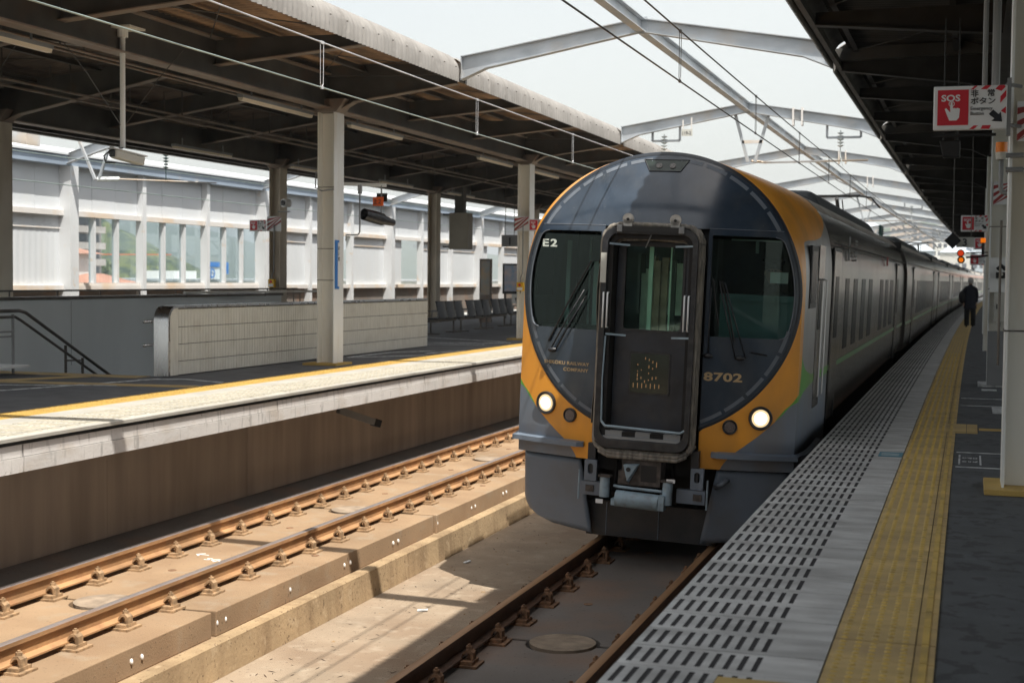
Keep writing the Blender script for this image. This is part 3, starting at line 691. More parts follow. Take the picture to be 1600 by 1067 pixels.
# V hangers, U frames and insulators
def ins(m_, p, n=4, r=.075, step=.055):
    for i in range(n): m_.tube([(p[0],p[1],p[2]-i*step),(p[0],p[1],p[2]-i*step-.018),(p[0],p[1],p[2]-i*step-.05)], [r*.35, r, r*.4], 10)
for k, y in enumerate((33.0, 66.0, 99.0)):
    w_ = ['nearest the number plate','above the fourth car','far along the tracks'][k]
    t = thing('trolley_hanger', 'V shaped grey bracket '+w_, 'hanger bracket', (-4.9, y, 5.2), group='V brackets on portal frames')
    m_ = MB(); m_.beam((-5.30,y+.08,5.36),(-4.98,y+.08,4.22),.07,.05,(0,1,0)); m_.beam((-4.50,y+.08,5.36),(-4.82,y+.08,4.22),.07,.05,(0,1,0)); m_.build('hanger_leg', mt['galv'], t)
    MB().beam((-5.12,y+.08,4.68),(-4.64,y+.08,4.68),.05,.07).build('cross_piece', mt['ledge'], t)
    q = MB(); q.tube([(-4.9,y+.08,4.24),(-4.6,y+.3,4.22)], .03, 8); ins(q, (-4.75,y+.19,4.26), 1); q.tube([(-4.6,y+.3,4.22),(-2.3,y+.3,4.24)], .024, 8); q.build('bracket_tube', mt['ledge'], t)
    q = MB(); q.tube([(-3.6,y+.3,4.20),(-3.4,y+.3,4.05),(-2.9,y+.3,3.75),(-2.6,y+.3,3.62)], .015, 6); q.build('steady_arm', mt['galv'], t)
    for (x0, x1, xi, side) in ((-7.23,-6.58,-6.95,'left'), (-3.2,-2.45,-2.9,'right')):
        t = thing('insulator_frame', 'square insulator frame %s of the V bracket %s' % (side, w_), 'insulator frame', ((x0+x1)/2, y, 4.75), group='insulator frames')
        m_ = MB()
        for x in (x0, x1): m_.beam((x,y+.09,5.14),(x,y+.09,4.74),.05,.05,(0,1,0))
        m_.beam((x0,y+.09,4.74),(x1,y+.09,4.74),.05,.05); m_.build('frame', mt['galv'], t)
        q = MB(); ins(q, (xi,y+.09,4.86), 5, .08, .07); q.tube([(xi,y+.09,4.9),(xi,y+.09,4.30)], .012, 6); q.tube([(xi,y+.09,4.34),(xi+.03,y+.09,4.2),(xi+.08,y+.09,4.1)], .012, 6); q.build('insulator', mt['insul'], t, smooth=True, auto=40)
t = thing('number_plate', 'small plate reading 119-2 hanging under the second portal frame', 'number plate', (-6.4, 33, 4.9))
MB().box(-6.50,-6.24,32.86,32.87,4.82,4.98).build('plate', mt['light_box'], t); text('119-2', .11, mt['ink'], t, at(-6.49,32.858,4.855) @ RX, .012, .85)
MB().box(-6.49,-6.46,32.9,32.93,4.9,5.2).build('strap', mt['ledge'], t); MB().box(-6.29,-6.26,32.9,32.93,4.9,5.25).build('strap', mt['ledge'], t)
for k, y in enumerate((33.0, 44.0, 55.0)):   # small conduits clipped on the rafters
    t = thing('rafter_clip', 'pair of pale clips strapped over the right rafter, %s from the front' % ordinal(k), 'clip', (-3.7, y, 5.3), group='clips on rafters')
    for x in (-3.95, -3.75): MB().box(x-.02,x+.02,y-.1,y+.1,5.02,5.42).build('clip_strap', mt['ledge'], t)
# ================================================================ OVERHEAD WIRES
def wire(label, x, zc, zm, mats, hy, n0=2, loops=True):
    ys = [-8+2.0*i for i in range(72)]
    def sag(y): return -.03*math.sin(math.pi*((y % 33)/33))
    o = MB().tube([(x, y, zc) for y in ys], .0085, 6).build('contact_wire', mats[0], smooth=True); T(o, label[0], 'wire')
    o = MB().tube([(x, y, zm+sag(y)) for y in ys], .009, 6).build('messenger_wire', mats[1], smooth=True); T(o, label[1], 'wire')
    for k, y in enumerate(hy):
        q = MB(); zt = zm+sag(y)
        if loops: q.tube([(x-.003,y-.035,zt),(x-.003,y-.03,zc+.04),(x,y,zc)], .004, 5); q.tube([(x+.003,y+.035,zt),(x+.003,y+.03,zc+.04),(x,y,zc)], .004, 5)
        else: q.tube([(x,y,zt),(x,y,zc)], .004, 5)
        q.beam((x,y-.04,zt),(x,y+.04,zt),.02,.03); q.beam((x,y-.03,zc),(x,y+.03,zc),.02,.03)
        o = q.build('wire_dropper', mats[1]); T(o, label[2] % ordinal(k), 'wire dropper', label[2] % 'any')
wire(('pale green contact wire over the left track', 'silvery messenger wire above the left contact wire', 'thin loop joining the two left track wires, %s from the left'), -6.88, 3.585, 4.11, (mt['wire_green'], mt['wire_white']), [14.5, 19.7, 24.9, 30.1, 35.3])
wire(('dark contact wire running over the train', 'dark messenger wire above the train contact wire', 'thin dropper joining the two wires over the train, %s from the front'), -2.88, 3.54, 4.08, (mt['wire'], mt['wire']), [14.6, 20.0, 25.2, 30.4, 35.6, 40.8])
for zz, nm in ((3.6, 'pale contact wire of the track beyond the far platform'), (4.25, 'pale messenger wire of the track beyond the far platform')):
    T(MB().tube([(-20.6, y, zz) for y in range(0, 110, 5)], .012, 5).build('contact_wire', mt['wire_green']), nm, 'wire')
t = thing('bracket_arm', 'pale bracket arm with an insulator hanging beyond the far platform behind the camera housing', 'bracket arm', (-20.8, 31, 4))
m_ = MB(); m_.beam((-21.5,31,4.9),(-21.0,31,3.85),.06,.06,(0,1,0)); m_.beam((-20.5,31,4.9),(-20.9,31,3.85),.06,.06,(0,1,0)); m_.build('v_legs', mt['galv'], t)
q = MB(); q.tube([(-20.95,31,3.86),(-20.5,31.3,3.88)],.06,10); q.build('insulator', mt['insul'], t); MB().tube([(-20.5,31.3,3.88),(-19.3,34,3.95)],.02,6).build('arm', mt['ledge'], t)
q = MB(); ins(q,(-20.4,33.3,4.75),6,.09,.08); q.tube([(-20.4,33.3,4.85),(-20.4,33.3,4.0)],.012,5); q.build('insulator', mt['insul_green'], t)

# ================================================================ FAR WALL
WX = -23.55
wl = thing('trackside_wall', 'long white panelled wall with windows beyond the far tracks', 'wall', (WX, 44, 0))
P3 = 11/3
posts = [22.26+P3*k for k in range(0, 30)]
def bay(y0, y1, kind, major):
    a, b = y0+(.185 if major else .095), y1-(.095)
    x = WX
    # upper panels
    n = 3
    for i in range(n):
        c, d = a+(b-a)*i/n, a+(b-a)*(i+1)/n
        MB().box(x-.06, x+.0+.004*(i % 2), c+.006, d-.006, 3.20, 4.40).build('wall_panel', mt['panel_white'], wl)
    MB().box(x-.06, x+.14, a, b, 3.06, 3.20).build('ledge', mt['ledge'], wl)
    MB().box(x-.06, x+.13, a, b, 1.03, 1.17).build('ledge', mt['ledge'], wl)
    if kind == 'win':
        MB().box(x-.02, x+.10, a, b, 1.17, 1.24).build('window_sill', mt['ledge'], wl)
        for i in range(3):
            c, d = a+(b-a)*i/3, a+(b-a)*(i+1)/3
            MB().box(x-.03, x-.02, c+.03, d-.03, 1.24, 3.06).build('window_pane', mt['glass'], wl)
            if i < 2: MB().box(x-.08, x+.10, d-.045, d+.045, 1.24, 3.06).build('mullion', mt['wallpost'], wl)
    elif kind == 'gap':
        MB().box(x-.05, x, a, a+(b-a)*.45, 1.17, 3.06).build('wall_panel', mt['panel_white'], wl)
    else:
        m_ = MB(); nr = 14; pr = []
        for i in range(nr*4+1):
            yy = a+(b-a)*i/(nr*4); pr.append((x-.02+(.005 if i % 4 in (1,2) else 0), yy))
        vs = [(q[0], q[1], z) for z in (1.17, 3.06) for q in pr]; m = len(pr)
        m_.add(vs, [(i, i+1, m+i+1, m+i) for i in range(m-1)]); m_.build('wall_panel', mt['panel_white'], wl)
        MB().box(x-.02, x+.02, a, b, 2.70, 2.74).build('panel_seam', mt['ledge'], wl)
    MB().box(x-.05, x-.02, a, b, -.2, 1.03).build('low_panel', mt['concrete_dark'], wl)
for k in range(0, 29):
    major = k % 3 == 0
    kind = 'win' if 3 <= k <= 5 else ('gap' if k in (7, 9, 12) else 'panel')
    bay(posts[k], posts[k+1], kind, major)
    w_ = .18 if major else .09
    m_ = MB()
    m_.box(WX-.05, WX+(.36 if major else .2), posts[k]-w_, posts[k]+w_, -1.5, 4.4)
    m_.build('main_post' if major else 'post', mt['wallpost'], wl)
m_ = MB(); strip(m_, WX-.05, WX+.33, 4.40, 4.66, [q for q in YS if 20 < q < 126]); m_.build('top_beam', mt['beam_blue'], wl)
m_ = MB(); m_.sweep([(WX-.1,4.67),(WX+.40,4.67),(WX+.40,4.73),(WX-3.2,5.35),(WX-3.2,5.2)], [q for q in YS if 15 < q < 126], True); m_.build('roof_slope', mt['panel_white'], wl)
t = thing('roof_vent', 'small white roof vent with a cap behind the top left wall', 'roof vent', (WX-1.4, 33.4, 5))
MB().box(WX-1.7,WX-1.2,33.3,33.9,4.9,5.42).build('vent_body', mt['ledge'], t); MB().prism([(WX-1.95,5.42),(WX-.95,5.42),(WX-1.2,5.56),(WX-1.7,5.56)],'xz',33.05,34.15).build('vent_cap', mt['panel_white'], t)

# ================================================================ BEYOND THE WALL
mt['apt'] = M('apt', (.42,.36,.33), .8, var=.05, scale=.2)
mt['apt_dark'] = M('apt_dark', (.13,.14,.16), .4, var=.2, scale=.3)
mt['roof_orange'] = M('roof_orange', (.42,.21,.15), .8, var=.15, scale=.4)
mt['plaster'] = M('plaster', (.72,.71,.68), .8, var=.03, scale=.3)
t = thing('apartment_building', 'grey brown apartment block with rows of balconies seen through the left window', 'building', (-100, 134, -7), world=False); OFF[t.name] = Vector((-100,134,-7))
def wbuild(mb, name, mat, par): # world coordinates, no bend
    off = OFF.get(par.name, Vector()); mb.v = [(x-off.x, y-off.y, z-off.z) for x, y, z in mb.v]; return mb.build(name, mat, par, world=False)
wbuild(MB().box(-108,-95,126,142.2,-7,11.5), 'wall', mt['apt'], t)
for i in range(9):
    z = -5+i*1.85*1.0
    wbuild(MB().box(-95.0,-94.2,126.3,133.6,z,z+.75), 'balcony', mt['apt'], t); wbuild(MB().box(-95.0,-94.9,126.6,133.3,z+.8,z+1.7), 'window', mt['apt_dark'], t)
    wbuild(MB().box(-95.0,-94.2,134.6,141.9,z,z+.75), 'balcony', mt['apt'], t); wbuild(MB().box(-95.0,-94.9,134.9,141.6,z+.8,z+1.7), 'window', mt['apt_dark'], t)
def house(x0,x1,y0,y1,zt,zr,label,mw='plaster',mr='roof_orange', wins=True):
    t = thing('house', label, 'house', ((x0+x1)/2,(y0+y1)/2,-7), world=False); OFF[t.name] = Vector(((x0+x1)/2,(y0+y1)/2,-7))
    wbuild(MB().box(x0,x1,y0,y1,-7,zt), 'wall', mt[mw], t)
    cx_, cy_ = (x0+x1)/2, (y0+y1)/2; e = .5
    m_ = MB().add([(x0-e,y0-e,zt),(x1+e,y0-e,zt),(x1+e,y1+e,zt),(x0-e,y1+e,zt),(cx_,y0+(y1-y0)*.3,zr),(cx_,y0+(y1-y0)*.7,zr)], [(0,1,4),(1,2,5,4),(2,3,5),(3,0,4,5),(0,3,2,1)])
    wbuild(m_, 'roof', mt[mr], t)
    if wins:
        for i in range(2):
            for j in range(2):
                yy = y0+(y1-y0)*(.3+.4*j); zz = zt-1.6-2.6*i
                wbuild(MB().box(x1,x1+.06,yy-.4,yy+.4,zz-.9,zz), 'window', mt['apt_dark'], t)
    return t
house(-66,-60,79,89.0,2.9,4.0,'white house with an orange tiled roof in front of the apartment block')
house(-60,-56,83.5,88.5,.7,1.5,'low white house with an orange roof at the foot of the left window')
house(-68,-63,73,78,.9,1.7,'low house with an orange roof behind the first wide post')
t = thing('flat_building', 'long low grey white flat building behind the windows', 'building', (-80, 150, -7), world=False); OFF[t.name] = Vector((-80,150,-7))
wbuild(MB().box(-95,-80,121.4,280,-7,.75), 'wall', mt['plaster'], t); wbuild(MB().box(-95.3,-79.7,121.2,280.3,.75,1.0), 'parapet', mt['galv'], t)
wbuild(MB().box(-90,-86,143,148,1.0,1.9), 'roof_unit', mt['plaster'], t)
t = thing('rooftop_sign', 'blue and white rooftop sign seen through the third window', 'sign', (-79, 138, 1), world=False); OFF[t.name] = Vector((-79,138,1))
wbuild(MB().box(-79.2,-79,137.2,141.0,1.0,2.6), 'board', mt['white'], t); wbuild(MB().box(-79,-78.9,137.2,141.0,2.35,2.9), 'blue_band', mt['blue'], t); wbuild(MB().box(-79,-78.9,141.6,142.8,1.6,2.9), 'blue_panel', mt['blue'], t)
text('ED', 1.5, mt['blue'], t, Matrix.Translation((-78.85,137.9,1.15)) @ Matrix.Rotation(R_(90),4,'Z') @ Matrix.Rotation(R_(90),4,'X'), .02, 1.0)
t = thing('guard_rail', 'thin orange guard rail line crossing the hill behind the windows', 'guard rail', (-300, 480, 9), world=False); OFF[t.name] = Vector((-300,480,9))
wbuild(MB().beam((-302,452,8.5),(-302,500,9.3),.4,.35), 'rail_band', mt['orange_sign'], t)
# hills
def hill(name, c, rad, h, m_, seed, n=60):
    rng = random.Random(seed); ph = [rng.uniform(0, 6.28) for _ in range(8)]
    def f(u, v):
        a = 2*math.pi*u; r = v
        z = h*(math.cos(min(1, r)*math.pi)+1)/2*(1+.18*math.sin(3*a+ph[0])+.10*math.sin(7*a+ph[1])+.05*math.sin(13*a+9*r+ph[2]))+(h*.03*math.sin(40*u+20*r+ph[3])+h*.02*math.sin(97*u+ph[4]))*(1-r)
        return (c[0]+rad[0]*r*math.cos(a), c[1]+rad[1]*r*math.sin(a), -7.5+z)
    q = MB(); q.grid(f, n*2, n//2); return S(q.build(name, m_, world=False, smooth=True))
mt['hill'] = M('hill', (.055,.085,.03), .95, var=.5, scale=.05, c2=(.13,.14,.03), dirt=(.015,.035,.018), damt=.9, dscale=.16, dlo=.42, dhi=.58, bump=1.0, bscale=.3)
mt['hill_far'] = M('hill_far', (.045,.075,.05), .95, var=.4, scale=.006, c2=(.06,.085,.045), dirt=(.03,.05,.03), damt=.8, dscale=.02)
hill('hill', (-600, 850), (150, 120), 44, mt['hill'], 3)
hill('hill', (-1900, 2900), (900, 1300), 112, mt['hill_far'], 5)
hill('hill', (-1150, 2900), (500, 900), 70, mt['hill_far'], 6)
# trees on the near hill slope: leafy crowns
mt['leaf'] = M('leaf', (.07,.11,.03), .8, var=.5, scale=.4, c2=(.12,.14,.03))
mt['bark'] = M('bark', (.10,.08,.06), .9)
def tree(x, y, z, h, label, seed, group):
    rng = random.Random(seed); t = thing('tree', label, 'tree', (x, y, z), world=False, group=group)
    MB().tube([(0,0,0),(rng.uniform(-.2,.2),0,h*.4),(rng.uniform(-.4,.4),0,h*.8)], [h*.035, h*.025, h*.008], 6).build('trunk', mt['bark'], t, world=False)
    q = MB()
    for i in range(260):
        a = rng.uniform(0, 6.28); v = rng.uniform(-1, 1); r = rng.uniform(.5, 1)**.5*(1+.25*math.sin(a*3+seed))
        c = Vector((math.cos(a)*math.sqrt(1-v*v)*h*.38*r, math.sin(a)*math.sqrt(1-v*v)*h*.38*r, h*.62+v*h*.36*r)); s_ = h*rng.uniform(.03, .07)
        d1 = Vector((rng.gauss(0,1), rng.gauss(0,1), rng.gauss(0,1))).normalized(); d2 = d1.cross(Vector((rng.gauss(0,1),rng.gauss(0,1),1))).normalized()
        q.add([c-d1*s_, c+d2*s_, c+d1*s_, c-d2*s_], [(0,1,2,3)])
    q.build('crown', mt['leaf'], t, world=False, recalc=False); return t
k = 0
rt = random.Random(4)
for i in range(16):
    y = 560+i*17+rt.uniform(-4, 4); x = -.665*y-rt.uniform(0, 30)
    tree(x, y, -7, rt.uniform(12, 19), 'broadleaf tree in the green mass at the foot of the hill behind the windows', 50+i, 'trees at the foot of the hill')
# far end of the line: town on a hillside
mt['town1'] = M('town1', (.60,.58,.54), .8, var=.05, scale=.05); mt['town2'] = M('town2', (.50,.42,.36), .8, var=.08, scale=.05); mt['town3'] = M('town3', (.42,.47,.52), .8, var=.05, scale=.05)
rt = random.Random(11); n = 0
for row in range(5):
    Y = 260+row*110
    for i in range(9):
        x = -.075*Y+i*.028*Y+rt.uniform(-3, 3)+6; h = rt.uniform(6, 13)*(1+row*.5); wd = rt.uniform(8, 14)*(1+row*.12)
        m_ = [mt['town1'], mt['town2'], mt['town3'], mt['plaster']][rt.randrange(4)]
        t = thing('town_building', '%s block among the hazy buildings at the far end of the line' % rt.choice(['pale low','tan','grey white','bluish grey']), 'building', (x, Y, -7), world=False, group='hazy town blocks at the end of the line')
        MB().box(-wd/2, wd/2, -5, 5, 0, h).build('wall', m_, t, world=False)
        if rt.random() < .35:
            MB().add([(-wd/2-.4,-5.4,h),(wd/2+.4,-5.4,h),(wd/2+.4,5.4,h),(-wd/2-.4,5.4,h),(-wd*.2,0,h+2.6),(wd*.2,0,h+2.6)], [(0,1,5,4),(1,2,5),(2,3,4,5),(3,0,4),(0,3,2,1)]).build('roof', mt['roof_orange'] if rt.random() < .4 else mt['town3'], t, world=False)
        q = MB(); nf = int(h/3); nw = int(wd/2.2)
        for a in range(nf):
            for b in range(nw):
                q.box(-wd/2+.5+b*2.1, -wd/2+1.8+b*2.1, -5.06, -5.0, 1+a*3, 2.5+a*3)
        if nf*nw: S(q.build('windows', mt['apt_dark'], t, world=False), 'stuff')
hill('hill', (60, 1500), (520, 420), 62, mt['hill_far'], 9)
t = thing('reflection_blocker', 'dark unseen block added far behind the photographer to darken reflections in the train windows', 'building', (-5, -75, -7), world=False); OFF[t.name] = Vector((-5,-75,-7))  # added unseen block, darkens what the train glass mirrors
mt['blocker_dark'] = M('blocker_dark', (.14,.13,.12), .8, var=.1, scale=.3)
wbuild(MB().box(-60, 50, -90, -78, -7, 8.5), 'wall', mt['blocker_dark'], t)
for i in range(18):
    for j in range(2): wbuild(MB().box(-56+i*5.8, -52.5+i*5.8, -78, -77.9, -.5+j*4, 1.4+j*4), 'window', mt['apt_dark'], t)
# ================================================================ TRAIN
def shell_material():
    m = bpy.data.materials.new('livery'); m.use_nodes = True; nt = m.node_tree; nt.nodes.clear(); L = nt.links.new
    o = N(nt,'ShaderNodeOutputMaterial'); p = N(nt,'ShaderNodeBsdfPrincipled'); L(p.outputs[0], o.inputs[0])
    tc = N(nt,'ShaderNodeTexCoord'); sx = N(nt,'ShaderNodeSeparateXYZ'); L(tc.outputs['Object'], sx.inputs[0])
    def ma(op, a, b=None):
        n = N(nt,'ShaderNodeMath', operation=op)
        for i, q in enumerate((a, b)):
            if q is None: continue
            if isinstance(q, (int, float)): n.inputs[i].default_value = q
            else: L(q, n.inputs[i])
        return n.outputs[0]
    x, y, z = sx.outputs
    w_ = ma('ADD', ma('ABSOLUTE', x), ma('MAXIMUM', ma('SUBTRACT', y, .36), 0))
    def curve(val, pts, sc_):
        n = N(nt,'ShaderNodeFloatCurve'); c = n.mapping.curves[0]
        c.points[0].location = (pts[0][0]/sc_, pts[0][1]/sc_); c.points[1].location = (pts[-1][0]/sc_, pts[-1][1]/sc_)
        for a, b in pts[1:-1]: c.points.new(a/sc_, b/sc_)
        for q in c.points: q.handle_type = 'AUTO_CLAMPED'
        n.mapping.update(); L(ma('DIVIDE', val, sc_), n.inputs['Value']); return ma('MULTIPLY', n.outputs[0], sc_)
    b = curve(w_, [(0,.5),(.66,.72),(.72,.83),(.80,.93),(.92,1.03),(1.05,1.14),(1.22,1.31),(1.34,1.44),(1.55,1.50),(2.0,1.55),(2.6,1.575),(4,1.575)], 4.0)
    ow = curve(z, [(0,1.1),(1.2,1.15),(1.36,1.24),(1.46,1.33),(1.62,1.41),(1.9,1.455),(2.6,1.46),(2.95,1.50),(3.0,2.3),(3.1,3.2),(3.4,3.9),(4,4)], 4.0)
    gt = curve(w_, [(0,1.4),(1.2,1.45),(1.4,1.92),(1.5,1.85),(1.7,1.76),(2.0,1.70),(2.5,1.66),(4,1.66)], 4.0)
    grey = ma('LESS_THAN', z, b); org = ma('LESS_THAN', w_, ow); gr = ma('LESS_THAN', z, gt)
    def mixc(f, a, bcol):
        n = N(nt,'ShaderNodeMix', data_type='RGBA'); L(f, n.inputs[0])
        if isinstance(a, tuple): n.inputs[6].default_value = (*a,1)
        else: L(a, n.inputs[6])
        n.inputs[7].default_value = (*bcol,1); return n.outputs[2]
    silver, green, orange, grey_c = (.36,.36,.37), (.09,.36,.045), (.78,.33,.035), (.155,.19,.24)
    # green below gt on the side, orange inside ow, grey below b
    c = mixc(gr, silver, green); c = mixc(org, c, orange); c = mixc(grey, c, grey_c)
    ns = N(nt,'ShaderNodeTexNoise'); ns.inputs['Scale'].default_value = 3; ns.inputs['Detail'].default_value = 6; mp = N(nt,'ShaderNodeMapping'); mp.inputs['Scale'].default_value = (1,1,.35); L(tc.outputs['Object'], mp.inputs[0]); L(mp.outputs[0], ns.inputs[0])
    r = N(nt,'ShaderNodeMapRange'); r.inputs[1].default_value=.40; r.inputs[2].default_value=.72; r.inputs[4].default_value=.38; L(ns.outputs[0], r.inputs[0])
    d = N(nt,'ShaderNodeMix', data_type='RGBA'); L(r.outputs[0], d.inputs[0]); L(c, d.inputs[6]); d.inputs[7].default_value = (.17,.12,.07,1); L(d.outputs[2], p.inputs['Base Color'])
    # metallic only where bare
    bare = ma('MULTIPLY', ma('MULTIPLY', ma('SUBTRACT',1,gr), ma('SUBTRACT',1,org)), ma('SUBTRACT',1,grey)); L(ma('MULTIPLY', bare, .8), p.inputs['Metallic'])
    p.inputs['Roughness'].default_value = .34
    return m
mt['livery'] = shell_material()
mt['navy'] = M('navy', (.034,.050,.074), .15, var=.2, scale=2.2, dirt=(.085,.09,.095), damt=.5, dscale=5, dstretch=(1,1,.5), dlo=.5, dhi=.8, obj=True, rvar=.10, spec=.7, speck=((.20,.21,.22),70,.735))
mt['navy_rim'] = M('navy_rim', (.020,.026,.036), .35, var=.2, scale=4, obj=True)
mt['navy_door'] = M('navy_door', (.024,.030,.042), .38, var=.3, scale=3, dirt=(.07,.065,.06), damt=.5, dscale=6, dlo=.5, dhi=.8, obj=True)
mt['dash_grey'] = M('dash_grey', (.125,.145,.175), .5, var=.1, scale=8)
mt['frame_dark'] = M('frame_dark', (.020,.022,.027), .4, var=.3, scale=9, dirt=(.08,.075,.07), damt=.4, dscale=14)
mt['bellows'] = M('bellows', (.22,.20,.175), .85, var=.35, scale=9, stretch=(3,3,.6), bump=.6, bscale=18, dirt=(.30,.26,.20), damt=.5, dscale=6)
mt['skirt'] = M('skirt', (.150,.185,.235), .38, var=.06, scale=1.5, dirt=(.13,.12,.11), damt=.45, dscale=2.4, dlo=.5, dhi=.75)
mt['skirt_dark'] = M('skirt_dark', (.045,.045,.048), .5, var=.2, scale=3, dirt=(.09,.075,.065), damt=.4, dscale=5)
mt['under'] = M('under', (.015,.014,.014), .8, var=.3, scale=5)
mt['coupler'] = M('coupler', (.085,.07,.062), .65, .1, var=.35, scale=14, bump=.4, bscale=60)
mt['hose_blue'] = M('hose_blue', (.27,.36,.43), .45, var=.12, scale=7, dirt=(.14,.13,.12), damt=.4, dscale=16)
mt['steel_side'] = M('steel_side', (.42,.40,.38), .17, .95, var=.18, scale=2.4, stretch=(1,3.5,.18), dirt=(.20,.17,.14), damt=.45, dscale=1.2, dstretch=(1,2.6,.25), dlo=.5, dhi=.8, rvar=.07, bump=.16, bscale=1.3)
mt['steel_lower'] = M('steel_lower', (.16,.15,.145), .35, .8, var=.2, scale=2.4, stretch=(1,3,.3), dirt=(.08,.07,.06), damt=.6, dscale=2)
mt['roof_grey'] = M('roof_grey', (.30,.28,.25), .6, .0, var=.12, scale=1.2, dirt=(.19,.15,.11), damt=.6, dscale=1.5)
mt['roof_dark'] = M('roof_dark', (.045,.052,.058), .55, var=.15, scale=2)
mt['window_dark'] = M('window_dark', (.010,.014,.017), .24, var=.3, scale=1, spec=.06)
mt['green_stripe'] = M('green_stripe', (.05,.15,.03), .4, var=.1)
mt['orange_paint'] = M('orange_paint', (.80,.335,.03), .34, var=.05)
mt['panel_glass'] = M('panel_glass', (.030,.045,.038), .12, var=.2, scale=2); mt['lug'] = M('lug', (.50,.48,.45), .5, var=.2, scale=20); mt['led_base'] = mt['panel_glass']
mt['tail_lens'] = M('tail_lens', (.16,.15,.145), .35, var=.5, scale=120)
mt['gold'] = M('gold', (.48,.34,.18), .45, var=.05)
mt['e2white'] = M('e2white', (.72,.80,.74), .4, var=.02)
mt['cab_in'] = M('cab_in', (.022,.040,.036), .7, var=.5, scale=3, obj=True)
mt['cab_teal'] = M('cab_teal', (.16,.27,.27), .6, var=.15, scale=3, obj=True)
mt['cab_pillar'] = M('cab_pillar', (.42,.56,.52), .5, var=.1, scale=3, obj=True)
mt['cor_brown'] = M('cor_brown', (.60,.44,.34), .6, var=.2, scale=6, obj=True); mt['cor_green'] = M('cor_green', (.40,.46,.40), .6, var=.2, scale=6, obj=True); mt['cor_grey'] = M('cor_grey', (.70,.74,.70), .6, var=.2, scale=6, obj=True); mt['cor_dark'] = M('cor_dark', (.05,.06,.055), .6, obj=True)
mt['brass'] = M('brass', (.45,.28,.12), .35, .8)

ZC, RM = 2.42, 1.36
def fy(x, z):
    up_ = .42*((max(0, z-2.95))/.83)**1.4
    lowr = .10*max(0, 1.05-z)
    return .30*(abs(x)/1.36)**2.2+up_+lowr
def chw(z, r=RM):
    d = r*r-(z-ZC)**2
    return math.sqrt(d) if d > 0 else 0.0
def outhw(z): return RM if z <= ZC else chw(z)
def patch(xl, xr, zs, nx, dy=0.0, mb=None):
    """ruled patch of the nose surface between two x limits over a list of heights"""
    mb = mb or MB(); vs = []
    for z in zs:
        a, b = xl(z), xr(z)
        for i in range(nx+1):
            x = a+(b-a)*i/nx; vs.append((x, fy(x, z)+dy, z))
    n = nx+1; mb.add(vs, [(j*n+i, j*n+i+1, (j+1)*n+i+1, (j+1)*n+i) for j in range(len(zs)-1) for i in range(nx)]); return mb
def lin(a, b, n): return [a+(b-a)*i/n for i in range(n+1)]
def circ_z(a, b, n, r=RM):   # heights clustered where the circle turns
    ta, tb = math.asin(max(-1,min(1,(a-ZC)/r))), math.asin(max(-1,min(1,(b-ZC)/r)))
    return [ZC+r*math.sin(ta+(tb-ta)*i/n) for i in range(n+1)]
cab = thing('train_cab_car', 'front train car with round navy nose, orange and grey livery and lit headlights', 'train car', (-2.89, 13.2, -1.05), world=False, rot=(0, R_(2.0), -.004))
DH = .50           # half width of the gangway opening
WI, RWn = .535, 1.285
WB, WT = 2.04, 2.985
def B(mb, name, m_, par=cab, **k): return mb.build(name, m_, par, world=False, **k)
# orange and grey corners of the nose
for s in (-1, 1):
    f1 = (lambda z: max(DH, chw(z))) if True else None
    q = MB(); zs = lin(.79, 1.06, 6)[:-1]+circ_z(1.062, ZC, 26)
    patch(lambda z: s*max(DH if z < 1.155 else 0, chw(z) if z > 1.06 else 0, DH), lambda z: s*RM, zs, 14, 0, q)
    B(q, 'nose_corner', mt['livery'], smooth=True)
# navy mask round the windows
q = MB()
for s in (-1, 1):
    patch(lambda z: s*DH, lambda z: s*max(DH, chw(z)), circ_z(1.155, WB, 18), 12, 0, q)
    def wr(z):  # rounded outer edge of the windscreen
        r = chw(z, RWn)
        for zc_, d in ((WT, -1), (WB, 1)):
            t_ = abs(z-zc_)
            if t_ < .06: r -= .06-math.sqrt(max(0, .06**2-(.06-t_)**2))
        return r
    zz = sorted(set(lin(WB, WB+.06, 6)+lin(WB+.06, WT-.06, 16)+lin(WT-.06, WT, 6)))
    patch(lambda z: s*DH, lambda z: s*WI, zz, 1, 0, q)
    patch(lambda z: s*wr(z), lambda z: s*chw(z), zz, 4, 0, q)
    patch(lambda z: s*DH, lambda z: s*chw(z), lin(WT, 3.04, 3), 10, 0, q)
patch(lambda z: -chw(z), lambda z: chw(z), circ_z(3.04, ZC+RM-.0005, 34), 40, 0, q)
B(q, 'nose_mask', mt['navy'], smooth=True)
# windscreens set into the mask, with rubber edge
for s in (-1, 1):
    q = patch(lambda z: s*WI, lambda z: s*wr(z), zz, 10, .02); B(q, 'windscreen', mt['glass_cab'], smooth=True)
    q = MB()
    for xf in (lambda z: s*WI, lambda z: s*wr(z)):
        for a, b in zip(zz, zz[1:]):
            q.add([(xf(a), fy(xf(a),a), a),(xf(b), fy(xf(b),b), b),(xf(b), fy(xf(b),b)+.02, b),(xf(a), fy(xf(a),a)+.02, a)], [(0,1,2,3)])
    for z in (WB, WT):
        for a, b in zip(lin(WI, wr(z), 8), lin(WI, wr(z), 8)[1:]):
            q.add([(s*a, fy(a,z), z),(s*b, fy(b,z), z),(s*b, fy(b,z)+.02, z),(s*a, fy(a,z)+.02, z)], [(0,1,2,3)])
    B(q, 'window_seal', mt['frame_dark'])
    # silver edge line along the curved side
    q = MB(); q.tube([(s*(wr(z)+.006), fy(wr(z),z)-.003, z) for z in zz], .006, 5); B(q, 'window_trim', mt['dash_grey'])
